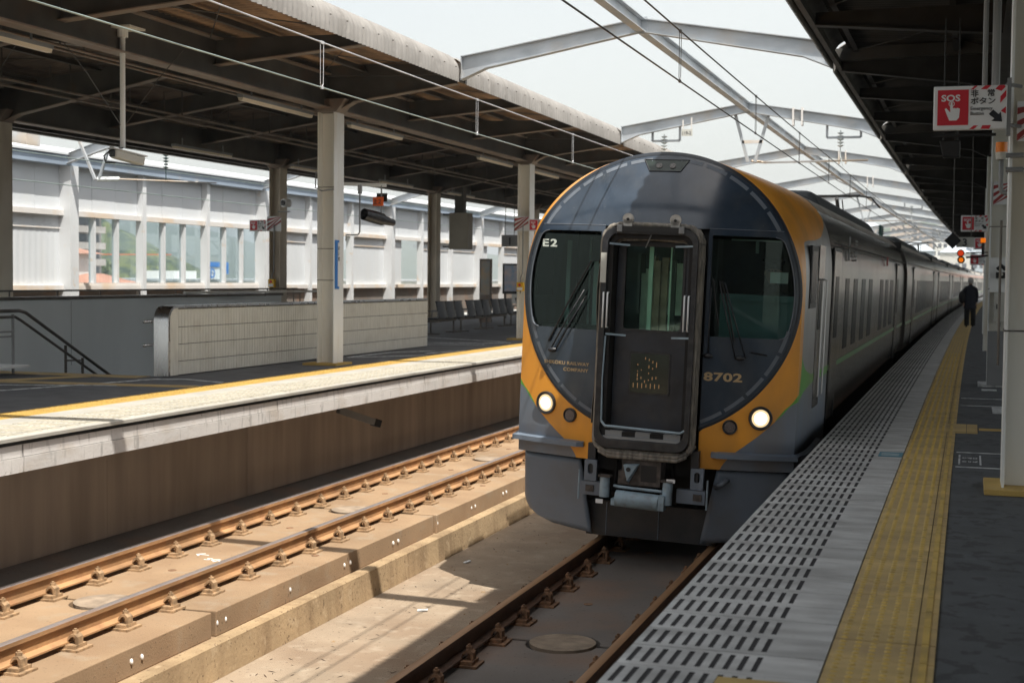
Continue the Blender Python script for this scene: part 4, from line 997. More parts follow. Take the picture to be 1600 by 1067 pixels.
# dark outer rim and the dashes round it
q = MB(); n = 120
def ringpt(th, r, dy): 
    x, z = r*math.sin(th), ZC-r*math.cos(th); return (x, fy(x, z)+dy, z)
th0 = math.asin(DH/RM)
for (ta, tb) in ((th0, 2*math.pi-th0),):
    r0, r1 = RM-.034, RM
    vs = []; 
    for i in range(n*2+1):
        th = ta+(tb-ta)*i/(n*2); vs += [ringpt(th, r0, -.002), ringpt(th, (r0+r1)/2, -.006), ringpt(th, r1+.001, .002)]
    q.add(vs, [(i*3+j, i*3+j+1, i*3+j+4, i*3+j+3) for i in range(n*2) for j in range(2)])
B(q, 'mask_rim', mt['navy_rim'], smooth=True)
def dash(ta, tb, par=cab):
    vs = []; k_ = max(2, int(abs(tb-ta)/.03))
    for i in range(k_+1):
        th = ta+(tb-ta)*i/k_
        vs += [ringpt(th, RM-.088, -.003), ringpt(th, RM-.055, -.003)]
    B(MB().add(vs, [(i*2, i*2+1, i*2+3, i*2+2) for i in range(k_)]), 'rim_dash', mt['dash_grey'], par)
for s in (0, 1):
    th = R_(23)
    while th < R_(68):
        a, b = th, th+R_(9.5); dash(a if not s else 2*math.pi-a, b if not s else 2*math.pi-b); th += R_(11)
    th = R_(119)
    while th < R_(166):
        a, b = th, th+R_(9.5); dash(a if not s else 2*math.pi-a, b if not s else 2*math.pi-b); th += R_(11.3)
# horizontal seam line above the windows
q = MB()
for s in (-1, 1): q.tube([(s*x, fy(x, 3.045)-.001, 3.045) for x in lin(.5, chw(3.045)-.04, 12)], .0035, 4)
B(q, 'mask_seam', mt['dash_grey'])
# shell from the nose edge back to the body section
def body_sec(phi):
    cx_, s_ = math.cos(phi), math.sin(phi)
    return 1.375*math.copysign(abs(cx_)**.56, cx_), ZC+1.24*abs(s_)**.63
ring = []
zl = lin(.79, ZC, 22)
for z in zl[:-1]: ring.append(((-RM, z), (-1.375, z), .70))
for i in range(61):
    ph = math.pi-math.pi*i/60
    e = (RM*math.cos(ph), ZC+RM*math.sin(ph)); bx_, bz = body_sec(ph)
    yb = .70+1.80*math.sin(min(math.pi/2, 2.0*min(ph, math.pi-ph)))**1.3
    ring.append((e, (bx_, bz), yb))
for z in reversed(zl[:-1]): ring.append(((RM, z), (1.375, z), .70))
q = MB(); nt_ = 14; vs = []
for (e, bpt, yb) in ring:
    ye = fy(e[0], e[1])
    for j in range(nt_+1):
        t_ = j/nt_; a = math.sin(t_*math.pi/2)**.8; yy = 1-math.cos(t_*math.pi/2)
        vs.append((e[0]+(bpt[0]-e[0])*a, ye+(yb-ye)*(.15*t_+.85*yy), e[1]+(bpt[1]-e[1])*a))
m_ = nt_+1
q.add(vs, [(i*m_+j, i*m_+j+1, (i+1)*m_+j+1, (i+1)*m_+j) for i in range(len(ring)-1) for j in range(nt_)])
# straight part of the shell to y=2.6
vs = []
for (e, bpt, yb) in ring: vs += [(bpt[0], yb, bpt[1]), (bpt[0], 2.95, bpt[1])]
q.add(vs, [(i*2, i*2+1, i*2+3, i*2+2) for i in range(len(ring)-1)])
B(q, 'nose_shell', mt['livery'], smooth=True, auto=50)
# top lamp panel
def on(x, z, dy=0): return (x, fy(x, z)+dy, z)
q = MB(); q.add([on(-.22,3.70,-.006),on(.22,3.70,-.006),on(.15,3.585,-.006),on(-.15,3.585,-.006)], [(0,1,2,3)]); B(q, 'lamp_panel', mt['panel_glass'])
q = MB(); q.tube([on(-.22,3.70,-.008),on(.22,3.70,-.008),on(.15,3.585,-.008),on(-.15,3.585,-.008),on(-.22,3.70,-.008)], .005, 4); B(q, 'lamp_panel_frame', mt['frame_dark'])
for x in (-.065, .065):
    p_ = Vector(on(x, 3.638, -.006)); q = MB(); q.disc(p_, .030, (0,-1,.6), .012, 16); B(q, 'top_lamp', mt['tail_lens'])
# headlights and small lamps
def revolve(q, c, ax, prof, n=28):
    a = ax.cross(Vector((0,0,1))).normalized(); b = ax.cross(a)
    vs = [c+ax*h+(a*math.cos(t*2*math.pi/n)+b*math.sin(t*2*math.pi/n))*r for h, r in prof for t in range(n)]
    q.add(vs, [(i*n+k, i*n+(k+1)%n, (i+1)*n+(k+1)%n, (i+1)*n+k) for i in range(len(prof)-1) for k in range(n)])
def lamp(x, z, r, ri, hot):
    y = fy(x, z); nx_ = .55*(x/1.36)
    c = Vector((x, y, z)); ax = Vector((nx_*.9, -1, -.05)).normalized()
    q = MB(); revolve(q, c, ax, [(-.02,r),(.020,r),(.024,r*.93),(.014,ri*1.02),(.006,ri*.98)]); h_ = B(q, 'headlight' if hot else 'tail_lamp', mt['frame_dark'], smooth=True, auto=40)
    q = MB(); q.disc(c+ax*.012, ri, ax, .010, 28); o = q.build('lens', mt['lamp_lens'] if hot else mt['tail_lens'], h_, world=False)
    if hot:
        q = MB(); q.tube([c+ax*.016, c+ax*.021], [ri*.80, ri*.6], 24); q.build('bulb', mt['lamp_hot'], h_, world=False, smooth=True)
mt['lamp_lens'] = emit('lamp_lens', (1, .74, .42), .62)
mt['tail_lens'] = M('tail_lens', (.16,.13,.12), .3, var=.5, scale=120)
for s in (-1, 1): lamp(s*1.045, 1.295, .112, .083, True); lamp(s*.775, 1.20, .070, .052, False)
# grey step bars
for s in (-1, 1):
    q = MB(); xs = lin(.62, 1.44, 14); vs = []
    path = [(x, fy(min(x, RM), .93)) for x in lin(.62, 1.36, 12)]+[(1.40,.52),(1.415,.75),(1.415,1.2),(1.40,1.9)]
    vs = []
    for i, (x, y) in enumerate(path):
        o_ = .075 if 0 < i < 13 else (.05 if i else .03)
        xo = x + (.0 if i < 12 else .045); yo = y - (o_ if i < 13 else 0)
        if i >= 12: vs += [(s*x, y, .905), (s*xo, yo, .905), (s*xo, yo, .950), (s*x, y, .965)]
        else: vs += [(s*x, y+.02, .905), (s*xo, yo, .905), (s*xo, yo, .950), (s*x, y+.02, .965)]
    m_ = 4; q.add(vs, [(i*4+j, i*4+(j+1)%4, (i+1)*4+(j+1)%4, (i+1)*4+j) for i in range(len(path)-1) for j in range(4)]+[(0,1,2,3),tuple(range(len(vs)-4,len(vs)))])
    B(q, 'step_bar', mt['skirt'])
# gangway door set in the middle
q = MB(); q.box(-.50,.50,.10,.14,.70,2.02); q.box(-.50,.50,.10,.14,2.92,3.04); q.box(-.50,-.32,.10,.14,2.02,2.92); q.box(.32,.50,.10,.14,2.02,2.92); B(q, 'gangway_recess', mt['under'])
q = MB()
def rrect(x0, x1, z0, z1, r, n=6, rb=None):
    pts = []; rb = rb or r
    for (cx_, cz_, a0, rr) in ((x1-r, z1-r, 0, r), (x0+r, z1-r, 90, r), (x0+rb, z0+rb, 180, rb), (x1-rb, z0+rb, 270, rb)):
        for k in range(n+1): a = R_(a0+90*k/n); pts.append((cx_+rr*math.cos(a), cz_+rr*math.sin(a)))
    return pts
def tubeframe(outer, inner, y0, y1):
    mb = MB(); n = len(outer)
    vs = [(x, y0, z) for x, z in outer]+[(x, y0, z) for x, z in inner]+[(x, y1, z) for x, z in outer]+[(x, y1, z) for x, z in inner]
    fs = []
    for i in range(n):
        j = (i+1) % n
        fs += [(i, j, n+j, n+i), (2*n+i, 3*n+i, 3*n+j, 2*n+j), (i, 2*n+i, 2*n+j, j), (n+i, n+j, 3*n+j, 3*n+i)]
    return mb.add(vs, fs)
# navy outer shroud, frame, bellows
B(tubeframe(rrect(-.485,.465,.90,3.055,.15), rrect(-.455,.435,.93,3.02,.14), -.04, .16), 'gangway_shroud', mt['navy_rim'])
q = MB(); o1 = rrect(-.478,.455,.92,3.05,.16,8,.10)
for rr_, yy, r_ in ((0,.0,.026),(.012,-.05,.022),(0,-.09,.026),(.014,-.13,.022)):
    pts = [((x*(1-rr_*1.5)), yy+.008*math.sin(i*1.9), z+.004*math.sin(i*2.3)) for i, (x, z) in enumerate(o1)]; pts.append(pts[0])
    q.tube(pts, [r_*(1+.22*math.sin(i*2.1+yy*40)) for i in range(len(pts))], 7, cap=False)
B(q, 'bellows', mt['bellows'], smooth=True)
q = MB(); q.grid(lambda u, v: (.455+.014*math.sin(v*7)+.02*math.sin(u*9)*(1-v), -.13+u*.16, 2.70-v*1.35+.10*math.sin(u*5)), 5, 16); q.grid(lambda u, v: (-.495-.014*math.sin(v*8)-.012*math.sin(u*9), -.13+u*.16, 2.66-v*1.5), 5, 16); 
q.grid(lambda u, v: (.485-.10*v+.012*math.sin(u*12), -.12+u*.15, 2.72+.28*v+.02*math.sin(u*6)), 5, 6); q.grid(lambda u, v: (-.515+.12*v, -.12+u*.15, 2.68+.30*v), 5, 6)
B(q, 'bellows_cloth', mt['bellows'], smooth=True)
B(tubeframe(rrect(-.465,.445,.95,3.02,.13), rrect(-.41,.395,1.03,2.965,.10), -.19, -.11), 'gangway_frame', mt['frame_dark'], bevel=.004)
B(tubeframe(rrect(-.41,.395,1.03,2.965,.10), rrect(-.365,.36,1.10,2.92,.08), -.15, .09), 'door_lining', mt['under'])
q = MB()
for k in range(3): 
    zz_ = 2.955-.02*k; q.tube([(-.36,-.12+.02*k,zz_-.05),(-.30,-.13+.02*k,zz_-.01),(0,-.13+.02*k,zz_-.015+.01*k),(.30,-.13+.02*k,zz_-.01),(.36,-.12+.02*k,zz_-.05)], .011, 6)
B(q, 'bellows_folds', mt['bellows'], smooth=True)
# the door leaf
dr = thing_door = None
q = tubeframe(rrect(-.355,.355,1.09,2.90,.06), rrect(-.285,.285,2.06,2.865,.04), .02, .05)
leaf = B(q, 'gangway_door', mt['navy_door'])
q = MB(); q.prism(rrect(-.35,.35,1.10,2.045,.02), 'xz', .015, .05); q.build('door_panel', mt['navy_door'], leaf, world=False)
q = MB(); q.box(-.285,.285,.034,.038,2.06,2.865); q.build('door_window', mt['glass_door'], leaf, world=False)
tubeframe(rrect(-.30,.30,2.045,2.88,.05), rrect(-.275,.275,2.07,2.855,.03), .008, .02).build('door_window_frame', mt['frame_dark'], leaf, world=False)
q = MB(); q.box(-.075,-.035,.12,.15,2.0,2.9); q.build('cab_pillar', mt['cab_pillar'], leaf, world=False); MB().box(.13,.145,.12,.14,2.0,2.86).build('cab_pillar', mt['cab_pillar'], leaf, world=False)
rc = random.Random(21); x = -.30
while x < .30:
    wd = rc.uniform(.02,.07); cc = rc.choice(['cor_brown','cor_green','cor_grey','cor_dark','cor_green']); z0 = rc.choice([2.0, 2.0, 2.2])
    MB().box(x, x+wd, .60+rc.uniform(0,.1), .66+rc.uniform(.05,.2), z0, rc.uniform(2.6, 2.8)).build('corridor_panel', mt[cc], leaf, world=False); x += wd+.008
MB().box(-.32,.32,.16,.5,2.02,2.05).build('corridor_sill', mt['cor_brown'], leaf, world=False)
q = MB(); q.prism(rrect(-.19,.19,1.465,1.85,.025), 'xz', .009, .016); dsp = q.build('display', mt['panel_glass'], leaf, world=False)
tubeframe(rrect(-.20,.20,1.455,1.86,.03), rrect(-.185,.185,1.47,1.845,.022), .006, .017).build('display_frame', mt['frame_dark'], leaf, world=False)
mt['led'] = emit('led', (1,.60,.28), .12)
q = MB(); rl = random.Random(3)
cells = [(-3,7),(-1,9),(0,8.6),(1,8),(2,7.6),(-3,5),(-2,5.4),(0,6.5),(1,6),(0,4.5),(-3,3.8),(-2,3),(1,3),(2,3.2),(-3,2.6),(0,2.4),(-1,1.9),(2,6.9)]+[(-4+1.15*k,.6) for k in range(7)]
for a, b in cells:
    x = -.005+a*.036; z = 1.52+b*.031; h_ = .005+.012*rl.random()+(.010 if b < 1 else 0); q.box(x-.0035,x+.0035,.006,.0088,z-h_,z+h_)
q.build('display_text', mt['led'], leaf, world=False)
# lugs, bars, handles
for x in (-.235, .215):
    q = MB(); q.disc((x,-.15,3.105), .052, (0,1,0), .03, 20); q.box(x-.042,x+.042,-.165,-.135,3.03,3.10); lug = B(q, 'lifting_lug', mt['lug']); 
    q = MB(); q.disc((x,-.168,3.10), .014, (0,1,0), .008, 12); q.build('lug_bolt', mt['black'], lug, world=False)
q = MB(); q.box(-.27,.27,-.205,-.185,2.985,3.035); B(q, 'top_bar', mt['black'])
for x in (-.30,.285): B(MB().box(x-.025,x+.025,-.215,-.18,2.98,3.045), 'bar_block', mt['grey_eq'], bevel=.004)
B(MB().tube([(0,-.19,2.96),(-.05,-.18,2.84)],.006,6), 'bar_latch', mt['stainless'])
for s, x in ((-1,-.405),(1,.365)):
    q = MB()
    for dx in (-.022,.016): q.tube([(x+dx,-.11,2.41),(x+dx,-.20,2.41),(x+dx,-.20,2.08),(x+dx,-.11,2.08)], .0085, 8)
    B(q, 'grab_handle', mt['white'], smooth=True)
for z, m1 in ((2.02,'dash_grey'),(2.87,'dash_grey')):
    for s in (-1,1):
        B(MB().beam((s*.40,-.17,z),(s*.22,-.10,z-.01),.018,.018), 'door_stay', mt['hose_blue'])
B(MB().box(.43,.445,-.195,-.10,2.3,2.7), 'frame_edge', mt['frame_dark']); B(MB().box(-.47,-.415,-.197,-.188,2.50,2.78), 'pale_patch', mt['light_box'])
q = MB(); q.tube([(-.40,-.18,1.20),(-.36,-.19,1.155),(.36,-.19,1.135),(.40,-.18,1.16)], .013, 6); B(q, 'threshold_bar', mt['hose_blue'])
q = MB(); q.tube([(-.40,-.17,2.0),(-.41,-.18,1.6),(-.40,-.18,1.2)], .010, 6); B(q, 'side_rod', mt['hose_blue'])
q = MB(); q.box(-.38,.38,-.18,-.05,1.035,1.06); q.box(-.36,-.2,-.16,-.10,1.06,1.11); q.box(.2,.36,-.16,-.10,1.06,1.11); q.box(-.07,.07,-.16,-.10,1.06,1.11); B(q, 'threshold_plate', mt['grey_eq'])
for k in range(2): B(MB().tube([(-.42,-.14,.945-.03*k),(-.33,-.15,.90-.03*k),(.33,-.15,.90-.03*k),(.42,-.14,.945-.03*k)], .022, 7), 'lower_bellows', mt['bellows'], smooth=True)
# posts beside the opening and underframe
for s in (-1,1): B(MB().box(s*.50-.055,s*.50+.02,-.02,.3,.66,.96), 'frame_leg', mt['navy_rim'])
B(MB().box(-1.2,1.2,.75,3.0,.25,1.0), 'underframe', mt['under'])
B(MB().box(-.62,.62,.5,.75,.3,.95), 'front_bulkhead', mt['under'])
# coupler
cp = B(MB().prism([(-.19,.60),(.185,.60),(.185,.86),(.14,.865),(.10,.905),(-.09,.905),(-.13,.865),(-.19,.86),(-.19,.735),(-.225,.735),(-.225,.60)], 'xz', -.12, .35), 'coupler', mt['coupler'], bevel=.006)
q = MB(); q.box(-.005,.145,-.122,-.12,.645,.80); q.build('coupler_pocket', mt['black'], cp, world=False)
q = MB(); q.add([(-.16,-.20,.80),(-.03,-.20,.80),(-.12,-.20,.65),(-.16,-.12,.80),(-.02,-.12,.81),(-.12,-.12,.62)], [(0,1,2),(0,3,4,1),(1,4,5,2),(2,5,3,0)]); q.build('coupler_cone', mt['hose_blue'], cp, world=False)
q = MB(); q.disc((-.11,-.203,.76), .022, (0,1,0), .01, 14); q.disc((0,-.124,.86),.018,(0,1,0),.01,12); q.build('coupler_holes', mt['black'], cp, world=False)
B(MB().tube([(-.26,-.12,.585),(-.2,-.14,.58),(.2,-.14,.57),(.27,-.12,.575)], .014, 7), 'coupler_link', mt['hose_blue'])
r_ = B(MB().tube([(-.225,-.16,.475),(.185,-.16,.462)], .078, 20), 'air_cylinder', mt['hose_blue'], smooth=True, auto=40)
MB().box(.187,.245,-.22,-.10,.40,.54).build('cylinder_end', mt['hose_blue'], r_, world=False); MB().box(-.265,-.227,-.20,-.10,.41,.47).build('cylinder_end', mt['hose_blue'], r_, world=False)
for s, x, z0, z1 in ((-1,-.345,.475,.665),(1,.26,.45,.665)):
    r_ = B(MB().tube([(x,-.14,z0),(x,-.14,z1)], .048, 16), 'hose_cylinder', mt['hose_blue'], smooth=True, auto=40)
    MB().box(x-.06,x+.06,-.19,-.09,z1,z1+.018).build('cylinder_cap', mt['coupler'], r_, world=False)
B(MB().box(-.415,-.345,-.19,-.185,.415,.455), 'white_tag', mt['white']); B(MB().box(.255,.335,-.19,-.185,.665,.70), 'white_tag', mt['white'])
for s in (-1, 1):
    q = tubeframe(rrect(s*.515-.06,s*.515+.06,.60,.80,.01), rrect(s*.515-.026,s*.515+.026,.665,.765,.025), -.05, .02); B(q, 'hole_plate', mt['skirt'])
    B(MB().beam((s*.33,-.03,.53),(s*.60,-.03,.53),.06,.13), 'side_beam', mt['skirt']); B(MB().box(s*.52-.03,s*.52+.05,-.075,-.06,.50,.56), 'beam_plate', mt['coupler'])
    B(MB().tube([(s*.62,-.06,.70),(s*.62,-.06,.42)], .009, 6), 'bracket_rod', mt['hose_blue'])
B(MB().tube([(.66,.12,.62),(.74,.08,.66),(.78,.12,.70)], .026, 10), 'hose_coupling', mt['dash_grey'], smooth=True)
q = MB(); rh = random.Random(9)
for k in range(7):
    x0 = -.28+.09*k; q.tube([(x0,.1,.80),(x0+rh.uniform(-.05,.05),.02,.62),(x0+rh.uniform(-.1,.1),-.02,.50+rh.uniform(0,.05)),(x0+.03,.15,.42)], .012, 6)
B(q, 'hoses', mt['under'], smooth=True)
# skirts (plough) below the nose
for s in (-1, 1):
    q = MB(); vs = []; rows = 12; cols = 16
    for j in range(rows+1):
        v = j/rows; z = .775-.715*v
        xi = .665-.135*v; 
        xo = 1.365
        dz = 0
        for i in range(cols+1):
            u = i/cols; x = xi+(xo-xi)*u
            # lower outer corner rounds up
            zz_ = z
            if v > .55: 
                k_ = (v-.55)/.45; lim = 1.365-.36*k_**4.2; x = xi+(lim-xi)*u
            y = .10+.30*(x/1.36)**2.6+.05*v
            if u > .9: y += (u-.9)*2.2
            vs.append((s*x, y, zz_+.05*v*u))
    n = cols+1; q.add(vs, [(j*n+i, j*n+i+1, (j+1)*n+i+1, (j+1)*n+i) for j in range(rows) for i in range(cols)])
    # side return
    vs2 = [];
    for j in range(rows+1):
        x, y, z = vs[j*n+cols]; vs2 += [(x, y, z), (x*1.0, y+1.6, z)]
    q.add(vs2, [(j*2, j*2+1, j*2+3, j*2+2) for j in range(rows)])
    o = B(q, 'skirt', mt['skirt'], smooth=True, auto=50)
    so_ = o.modifiers.new('thick', 'SOLIDIFY'); so_.thickness = .02; so_.offset = 0
q = MB(); q.prism([(-.62,.36),(.62,.36),(.62,.02),(-.62,.02)], 'xz', .30, .36); B(q, 'plough_plate', mt['skirt_dark'])
for x in (-.42, .10): B(MB().box(x-.004,x+.004,.292,.30,.03,.35), 'plate_seam', mt['skirt'])
B(MB().box(-1.3,1.3,1.6,2.4,.15,.75), 'bogie_front', mt['under'])
# cab interior
q = MB(); q.box(-1.28,1.28,1.95,2.0,1.2,3.02); q.build('cab_back_wall', mt['cab_in'], cab, world=False)
q = MB(); q.box(-1.33,1.33,.5,1.95,1.55,1.6); q.build('cab_floor', mt['cab_in'], cab, world=False)
q = MB(); q.box(.56,1.30,.48,1.0,1.9,2.40); q.box(.56,1.31,.44,.60,2.38,2.44); q.build('driver_desk', mt['cab_teal'], cab, world=False)
q = MB(); q.box(-1.25,-.56,.55,1.0,1.9,2.05); q.build('desk_left', mt['cab_in'], cab, world=False)
q = MB(); q.box(-.82,-.74,.9,.95,1.9,2.7); q.box(-1.08,-1.04,.8,.84,2.0,2.9); q.box(-.95,-.93,1.2,1.22,1.9,2.95); q.build('cab_posts', mt['cab_pillar'], cab, world=False)
q = MB(); q.box(-.9,.9,1.2,1.24,3.0,3.04); q.build('cab_ceiling', mt['cab_in'], cab, world=False)
B(MB().box(.62,1.17,.60,.63,2.955,2.972), 'sun_visor_bar', mt['cab_pillar']); B(MB().tube([(.87,.62,2.95),(.875,.60,2.84)],.016,8), 'cab_lamp', mt['cab_pillar'])
B(MB().box(1.02,1.19,.52,.525,2.56,2.665), 'route_card', mt['e2white'] )
dv = thing('person', 'train driver in a dark uniform faintly visible behind the right windscreen', 'person', (0,0,0), world=False); dv.parent = None
# lettering
def surf_text(s, size, mat, x, z, bold, xs, name, dy=-.004, sp=1.0, par=cab):
    o = text(s, size, mat, par, Matrix.Translation((x, 0, z)) @ RX, bold, xs, name, ext=.0005, space=sp, world=False)
    for v in o.data.vertices: v.co.y += fy(v.co.x, v.co.z)+dy
    return o
surf_text('8702', .108, mt['gold'], .515, 1.628, .032, 1.56, 'number', sp=1.06)
surf_text('SHIKOKU RAILWAY', .046, mt['gold'], -1.09, 1.685, .020, 1.16, 'lettering', sp=1.04)
surf_text('COMPANY', .046, mt['gold'], -.875, 1.625, .020, 1.16, 'lettering', sp=1.04)
surf_text('E2', .100, mt['e2white'], -1.18, 2.825, .032, 1.55, 'number', dy=.012, sp=1.22)
# wipers
def wiper(px_, pz, tops, blade):
    w0 = None; q = MB()
    for (bx_, bz), (tx, tz) in tops: q.tube([(bx_, fy(bx_,bz)-.03, bz),((bx_+tx)/2, fy((bx_+tx)/2,(bz+tz)/2)-.05,(bz+tz)/2),(tx, fy(tx,tz)-.03, tz)], .007, 6)
    w0 = B(q, 'wiper', mt['frame_dark'], smooth=True)
    q = MB(); q.sph((px_, fy(px_,pz)-.025, pz), .032, 10, 6, 1.5, .8, .8); q.build('wiper_pivot', mt['frame_dark'], w0, world=False, smooth=True)
    q = MB(); q.tube([(a, fy(a,b)-.018, b) for a, b in blade], .009, 6); q.build('wiper_blade', mt['black'], w0, world=False)
wiper(-1.0, 1.82, [((-1.02,1.82),(-.68,2.42)),((-.97,1.81),(-.66,2.36))], [(-1.05,1.90),(-.80,2.38),(-.62,2.70)])
wiper(.84, 1.85, [((.80,1.84),(.62,2.56)),((.89,1.85),(.67,2.55))], [(.64,2.56),(.70,2.35),(.78,2.0)])
wiper(.55, 1.86, [((.55,1.86),(.55,2.5)),], [(.56,2.58),(.60,2.30),(.63,2.15)])
B(MB().tube([(.93,fy(.93,1.9)-.012,1.91),(1.08,fy(1.08,1.9)-.012,1.885)],.008,6), 'mask_handle', mt['frame_dark'])
# ---------------- car body sides, shared by every car
def sec_pts(n=24):
    pts = [(1.30,.98),(1.355,1.12),(1.375,1.35)]+[(1.375, 1.35+(ZC-1.35)*k/3) for k in (1,2,3)]
    right = pts[:]; arc = [body_sec(math.pi*k/(2*n)) for k in range(1, n+1)]
    half = right+arc
    return [(-x, z) for x, z in half[:-1]]+[(x, z) for x, z in reversed(half)]
def win_side(par, s, y0, y1, z0=1.76, z1=2.63):
    MB().box(min(s*1.372,s*1.379), max(s*1.372,s*1.379), y0, y1, z0, z1).build('window', mt['window_dark'], par, world=False)
def door_side(par, s, y0, y1):
    q = MB()
    x0, x1 = 1.372, 1.392
    q.prism([(s*x0,1.02),(s*(x1-.05),1.02),(s*(x1-.02),1.12),(s*x1,1.35),(s*x1,2.93),(s*x0,2.93)], 'xz', y0+.03, y1-.03); d = q.build('door', mt['steel_side'], par, world=False)
    q = MB(); q.box(min(s*1.36,s*1.382),max(s*1.36,s*1.382),y0,y0+.03,1.0,2.96); q.box(min(s*1.36,s*1.382),max(s*1.36,s*1.382),y1-.03,y1,1.0,2.96); q.box(min(s*1.36,s*1.382),max(s*1.36,s*1.382),y0,y1,2.93,2.97); q.build('door_gap', mt['black'], d, world=False)
    MB().box(min(s*1.385,s*1.395),max(s*1.385,s*1.395),y0+.25,y1-.25,1.95,2.65).build('door_window', mt['window_dark'], d, world=False)
    return d
def car_body(par, ya, yb):
    sp_ = sec_pts(); q = MB(); q.sweep(sp_, lin(ya, yb, 8)); q.build('body', mt['steel_side'], par, world=False, smooth=True, auto=40)
    q = MB(); q.add([(x, yb, z) for x, z in sp_], [tuple(range(len(sp_)))]); q.add([(x, ya, z) for x, z in sp_], [tuple(range(len(sp_)))]); S(q.build('body_end', mt['steel_lower'], par, world=False), 'stuff')
    q = MB(); q.box(-1.25,1.25,ya+.1,yb-.1,.35,1.0); q.build('underframe', mt['under'], par, world=False)
    for s in (-1,1):
        q = MB(); q.box(min(s*1.376,s*1.381),max(s*1.376,s*1.381),ya+.02,yb-.02,1.60,1.66); q.build('green_stripe', mt['green_stripe'], par, world=False)
        q = MB(); q.tube([(s*1.385,ya+.02,3.02),(s*1.385,yb-.02,3.02)],.010,5); q.build('rain_gutter', mt['steel_lower'], par, world=False)
    # roof deck
    top = [(x, z+.003) for x, z in sp_ if z > 3.36]
    q = MB(); q.sweep(top, lin(ya, yb, 4)); q.build('roof', mt['roof_grey'], par, world=False, smooth=True)
car_body(cab, 2.95, 20.75)
for s in (-1, 1):
    door_side(cab, s, 3.05, 3.95); door_side(cab, s, 17.1, 18.1)
    for (a, b) in ((4.85,5.4),(6.15,6.8),(7.6,8.3),(9.1,9.85),(11.9,12.75),(13.5,14.3),(15.1,16.1)): win_side(cab, s, a, b)
    # cab side window and grab rails
    q = MB(); q.box(min(s*1.36,s*1.385),max(s*1.36,s*1.385),.72,1.30,2.33,2.94); w0 = q.build('side_window_frame', mt['black'], cab, world=False)
    MB().box(min(s*1.385,s*1.388),max(s*1.385,s*1.388),.77,1.25,2.38,2.89).build('pane', mt['window_dark'], w0, world=False)
    q = MB()
    for y in (1.58, 1.98): q.tube([(s*1.375,y,2.62),(s*1.42,y,2.60),(s*1.42,y,1.42),(s*1.375,y,1.40)], .010, 6)
    q.build('grab_rail', mt['wire_white'], cab, world=False)
    q = MB(); q.box(min(s*1.377,s*1.381),max(s*1.377,s*1.381),1.50,2.06,1.3,2.96); q.build('crew_door', mt['skirt'] if False else mt['steel_side'], cab, world=False)
    q = MB(); q.box(min(s*1.380,s*1.384),max(s*1.380,s*1.384),1.60,1.92,2.1,2.62); q.build('crew_window', mt['window_dark'], cab, world=False)
    q = MB()
    for k in range(6): q.box(min(s*1.376,s*1.382),max(s*1.376,s*1.382),5.9,6.3,2.86+.05*k,2.885+.05*k)
    q.box(min(s*1.376,s*1.382),max(s*1.376,s*1.382),4.9,5.15,2.85,3.15); q.build('side_vent', mt['black'], cab, world=False)
    MB().box(min(s*1.376,s*1.40),max(s*1.376,s*1.40),13.3,13.5,2.88,3.04).build('side_lamp', mt['red_dull'], cab, world=False)
q = MB(); q.prism([(-.95,3.42),(.95,3.42),(.72,3.80),(-.72,3.80)], 'xz', 6.5, 17.8); B(q, 'roof_cowl', mt['roof_dark'], bevel=.08)
# following cars
def follow(k, label, panto=False):
    y0 = 13.2+20.95+k*21.0; t = thing('train_car', label, 'train car', (-2.89+bend(y0)-bend(13.2)*0, y0, -1.05), world=False, group='cars coupled behind the front car', rot=(0, R_(2.0), -(2*y0+20)/8000))
    return t
def make_car():
    t = follow(0, 'second car of the train, carrying the raised pantograph just behind the orange roof'); 
    car_body(t, .08, 20.8)
    for s in (-1, 1):
        door_side(t, s, 2.9, 3.9); 
        for i in range(12): win_side(t, s, 5.4+i*1.08, 6.12+i*1.08)
        door_side(t, s, 18.6, 19.5)
    MB().prism([(-.95,3.42),(.95,3.42),(.72,3.80),(-.72,3.80)], 'xz', 6.0, 18.0).build('roof_cowl', mt['roof_dark'], t, world=False, bevel=.08)
    q = MB(); q.box(-1.2,1.2,-.12,.10,1.1,3.5); q.build('gangway_bellows', mt['under'], t, world=False)
    for yb_ in (3.2, 17.5):
        q = MB(); q.box(-.9,.9,yb_-1.3,yb_+1.3,.25,.55)
        for s in (-1,1):
            for dy in (-.95,.95): q.disc((s*.56,yb_+dy,.42),.42,(1,0,0),.10,18)
        q.build('bogie', mt['under'], t, world=False)
    return t
carp = make_car()
lab = ['third car of the train','fourth car of the train, orange roof end catching the sun','fifth car of the train','sixth car of the train, nearly hidden by the person','seventh car of the train, far along the platform','last car of the train, hidden by the curve']
for k in range(1, 7):
    y0 = 13.2+20.95+k*21.0
    c = copytree(carp, None, None, lab[k-1]); c.location = (-2.89+bend(y0), y0, -1.05); c.rotation_euler = (0, R_(2.0), -(2*y0+20)/8000)
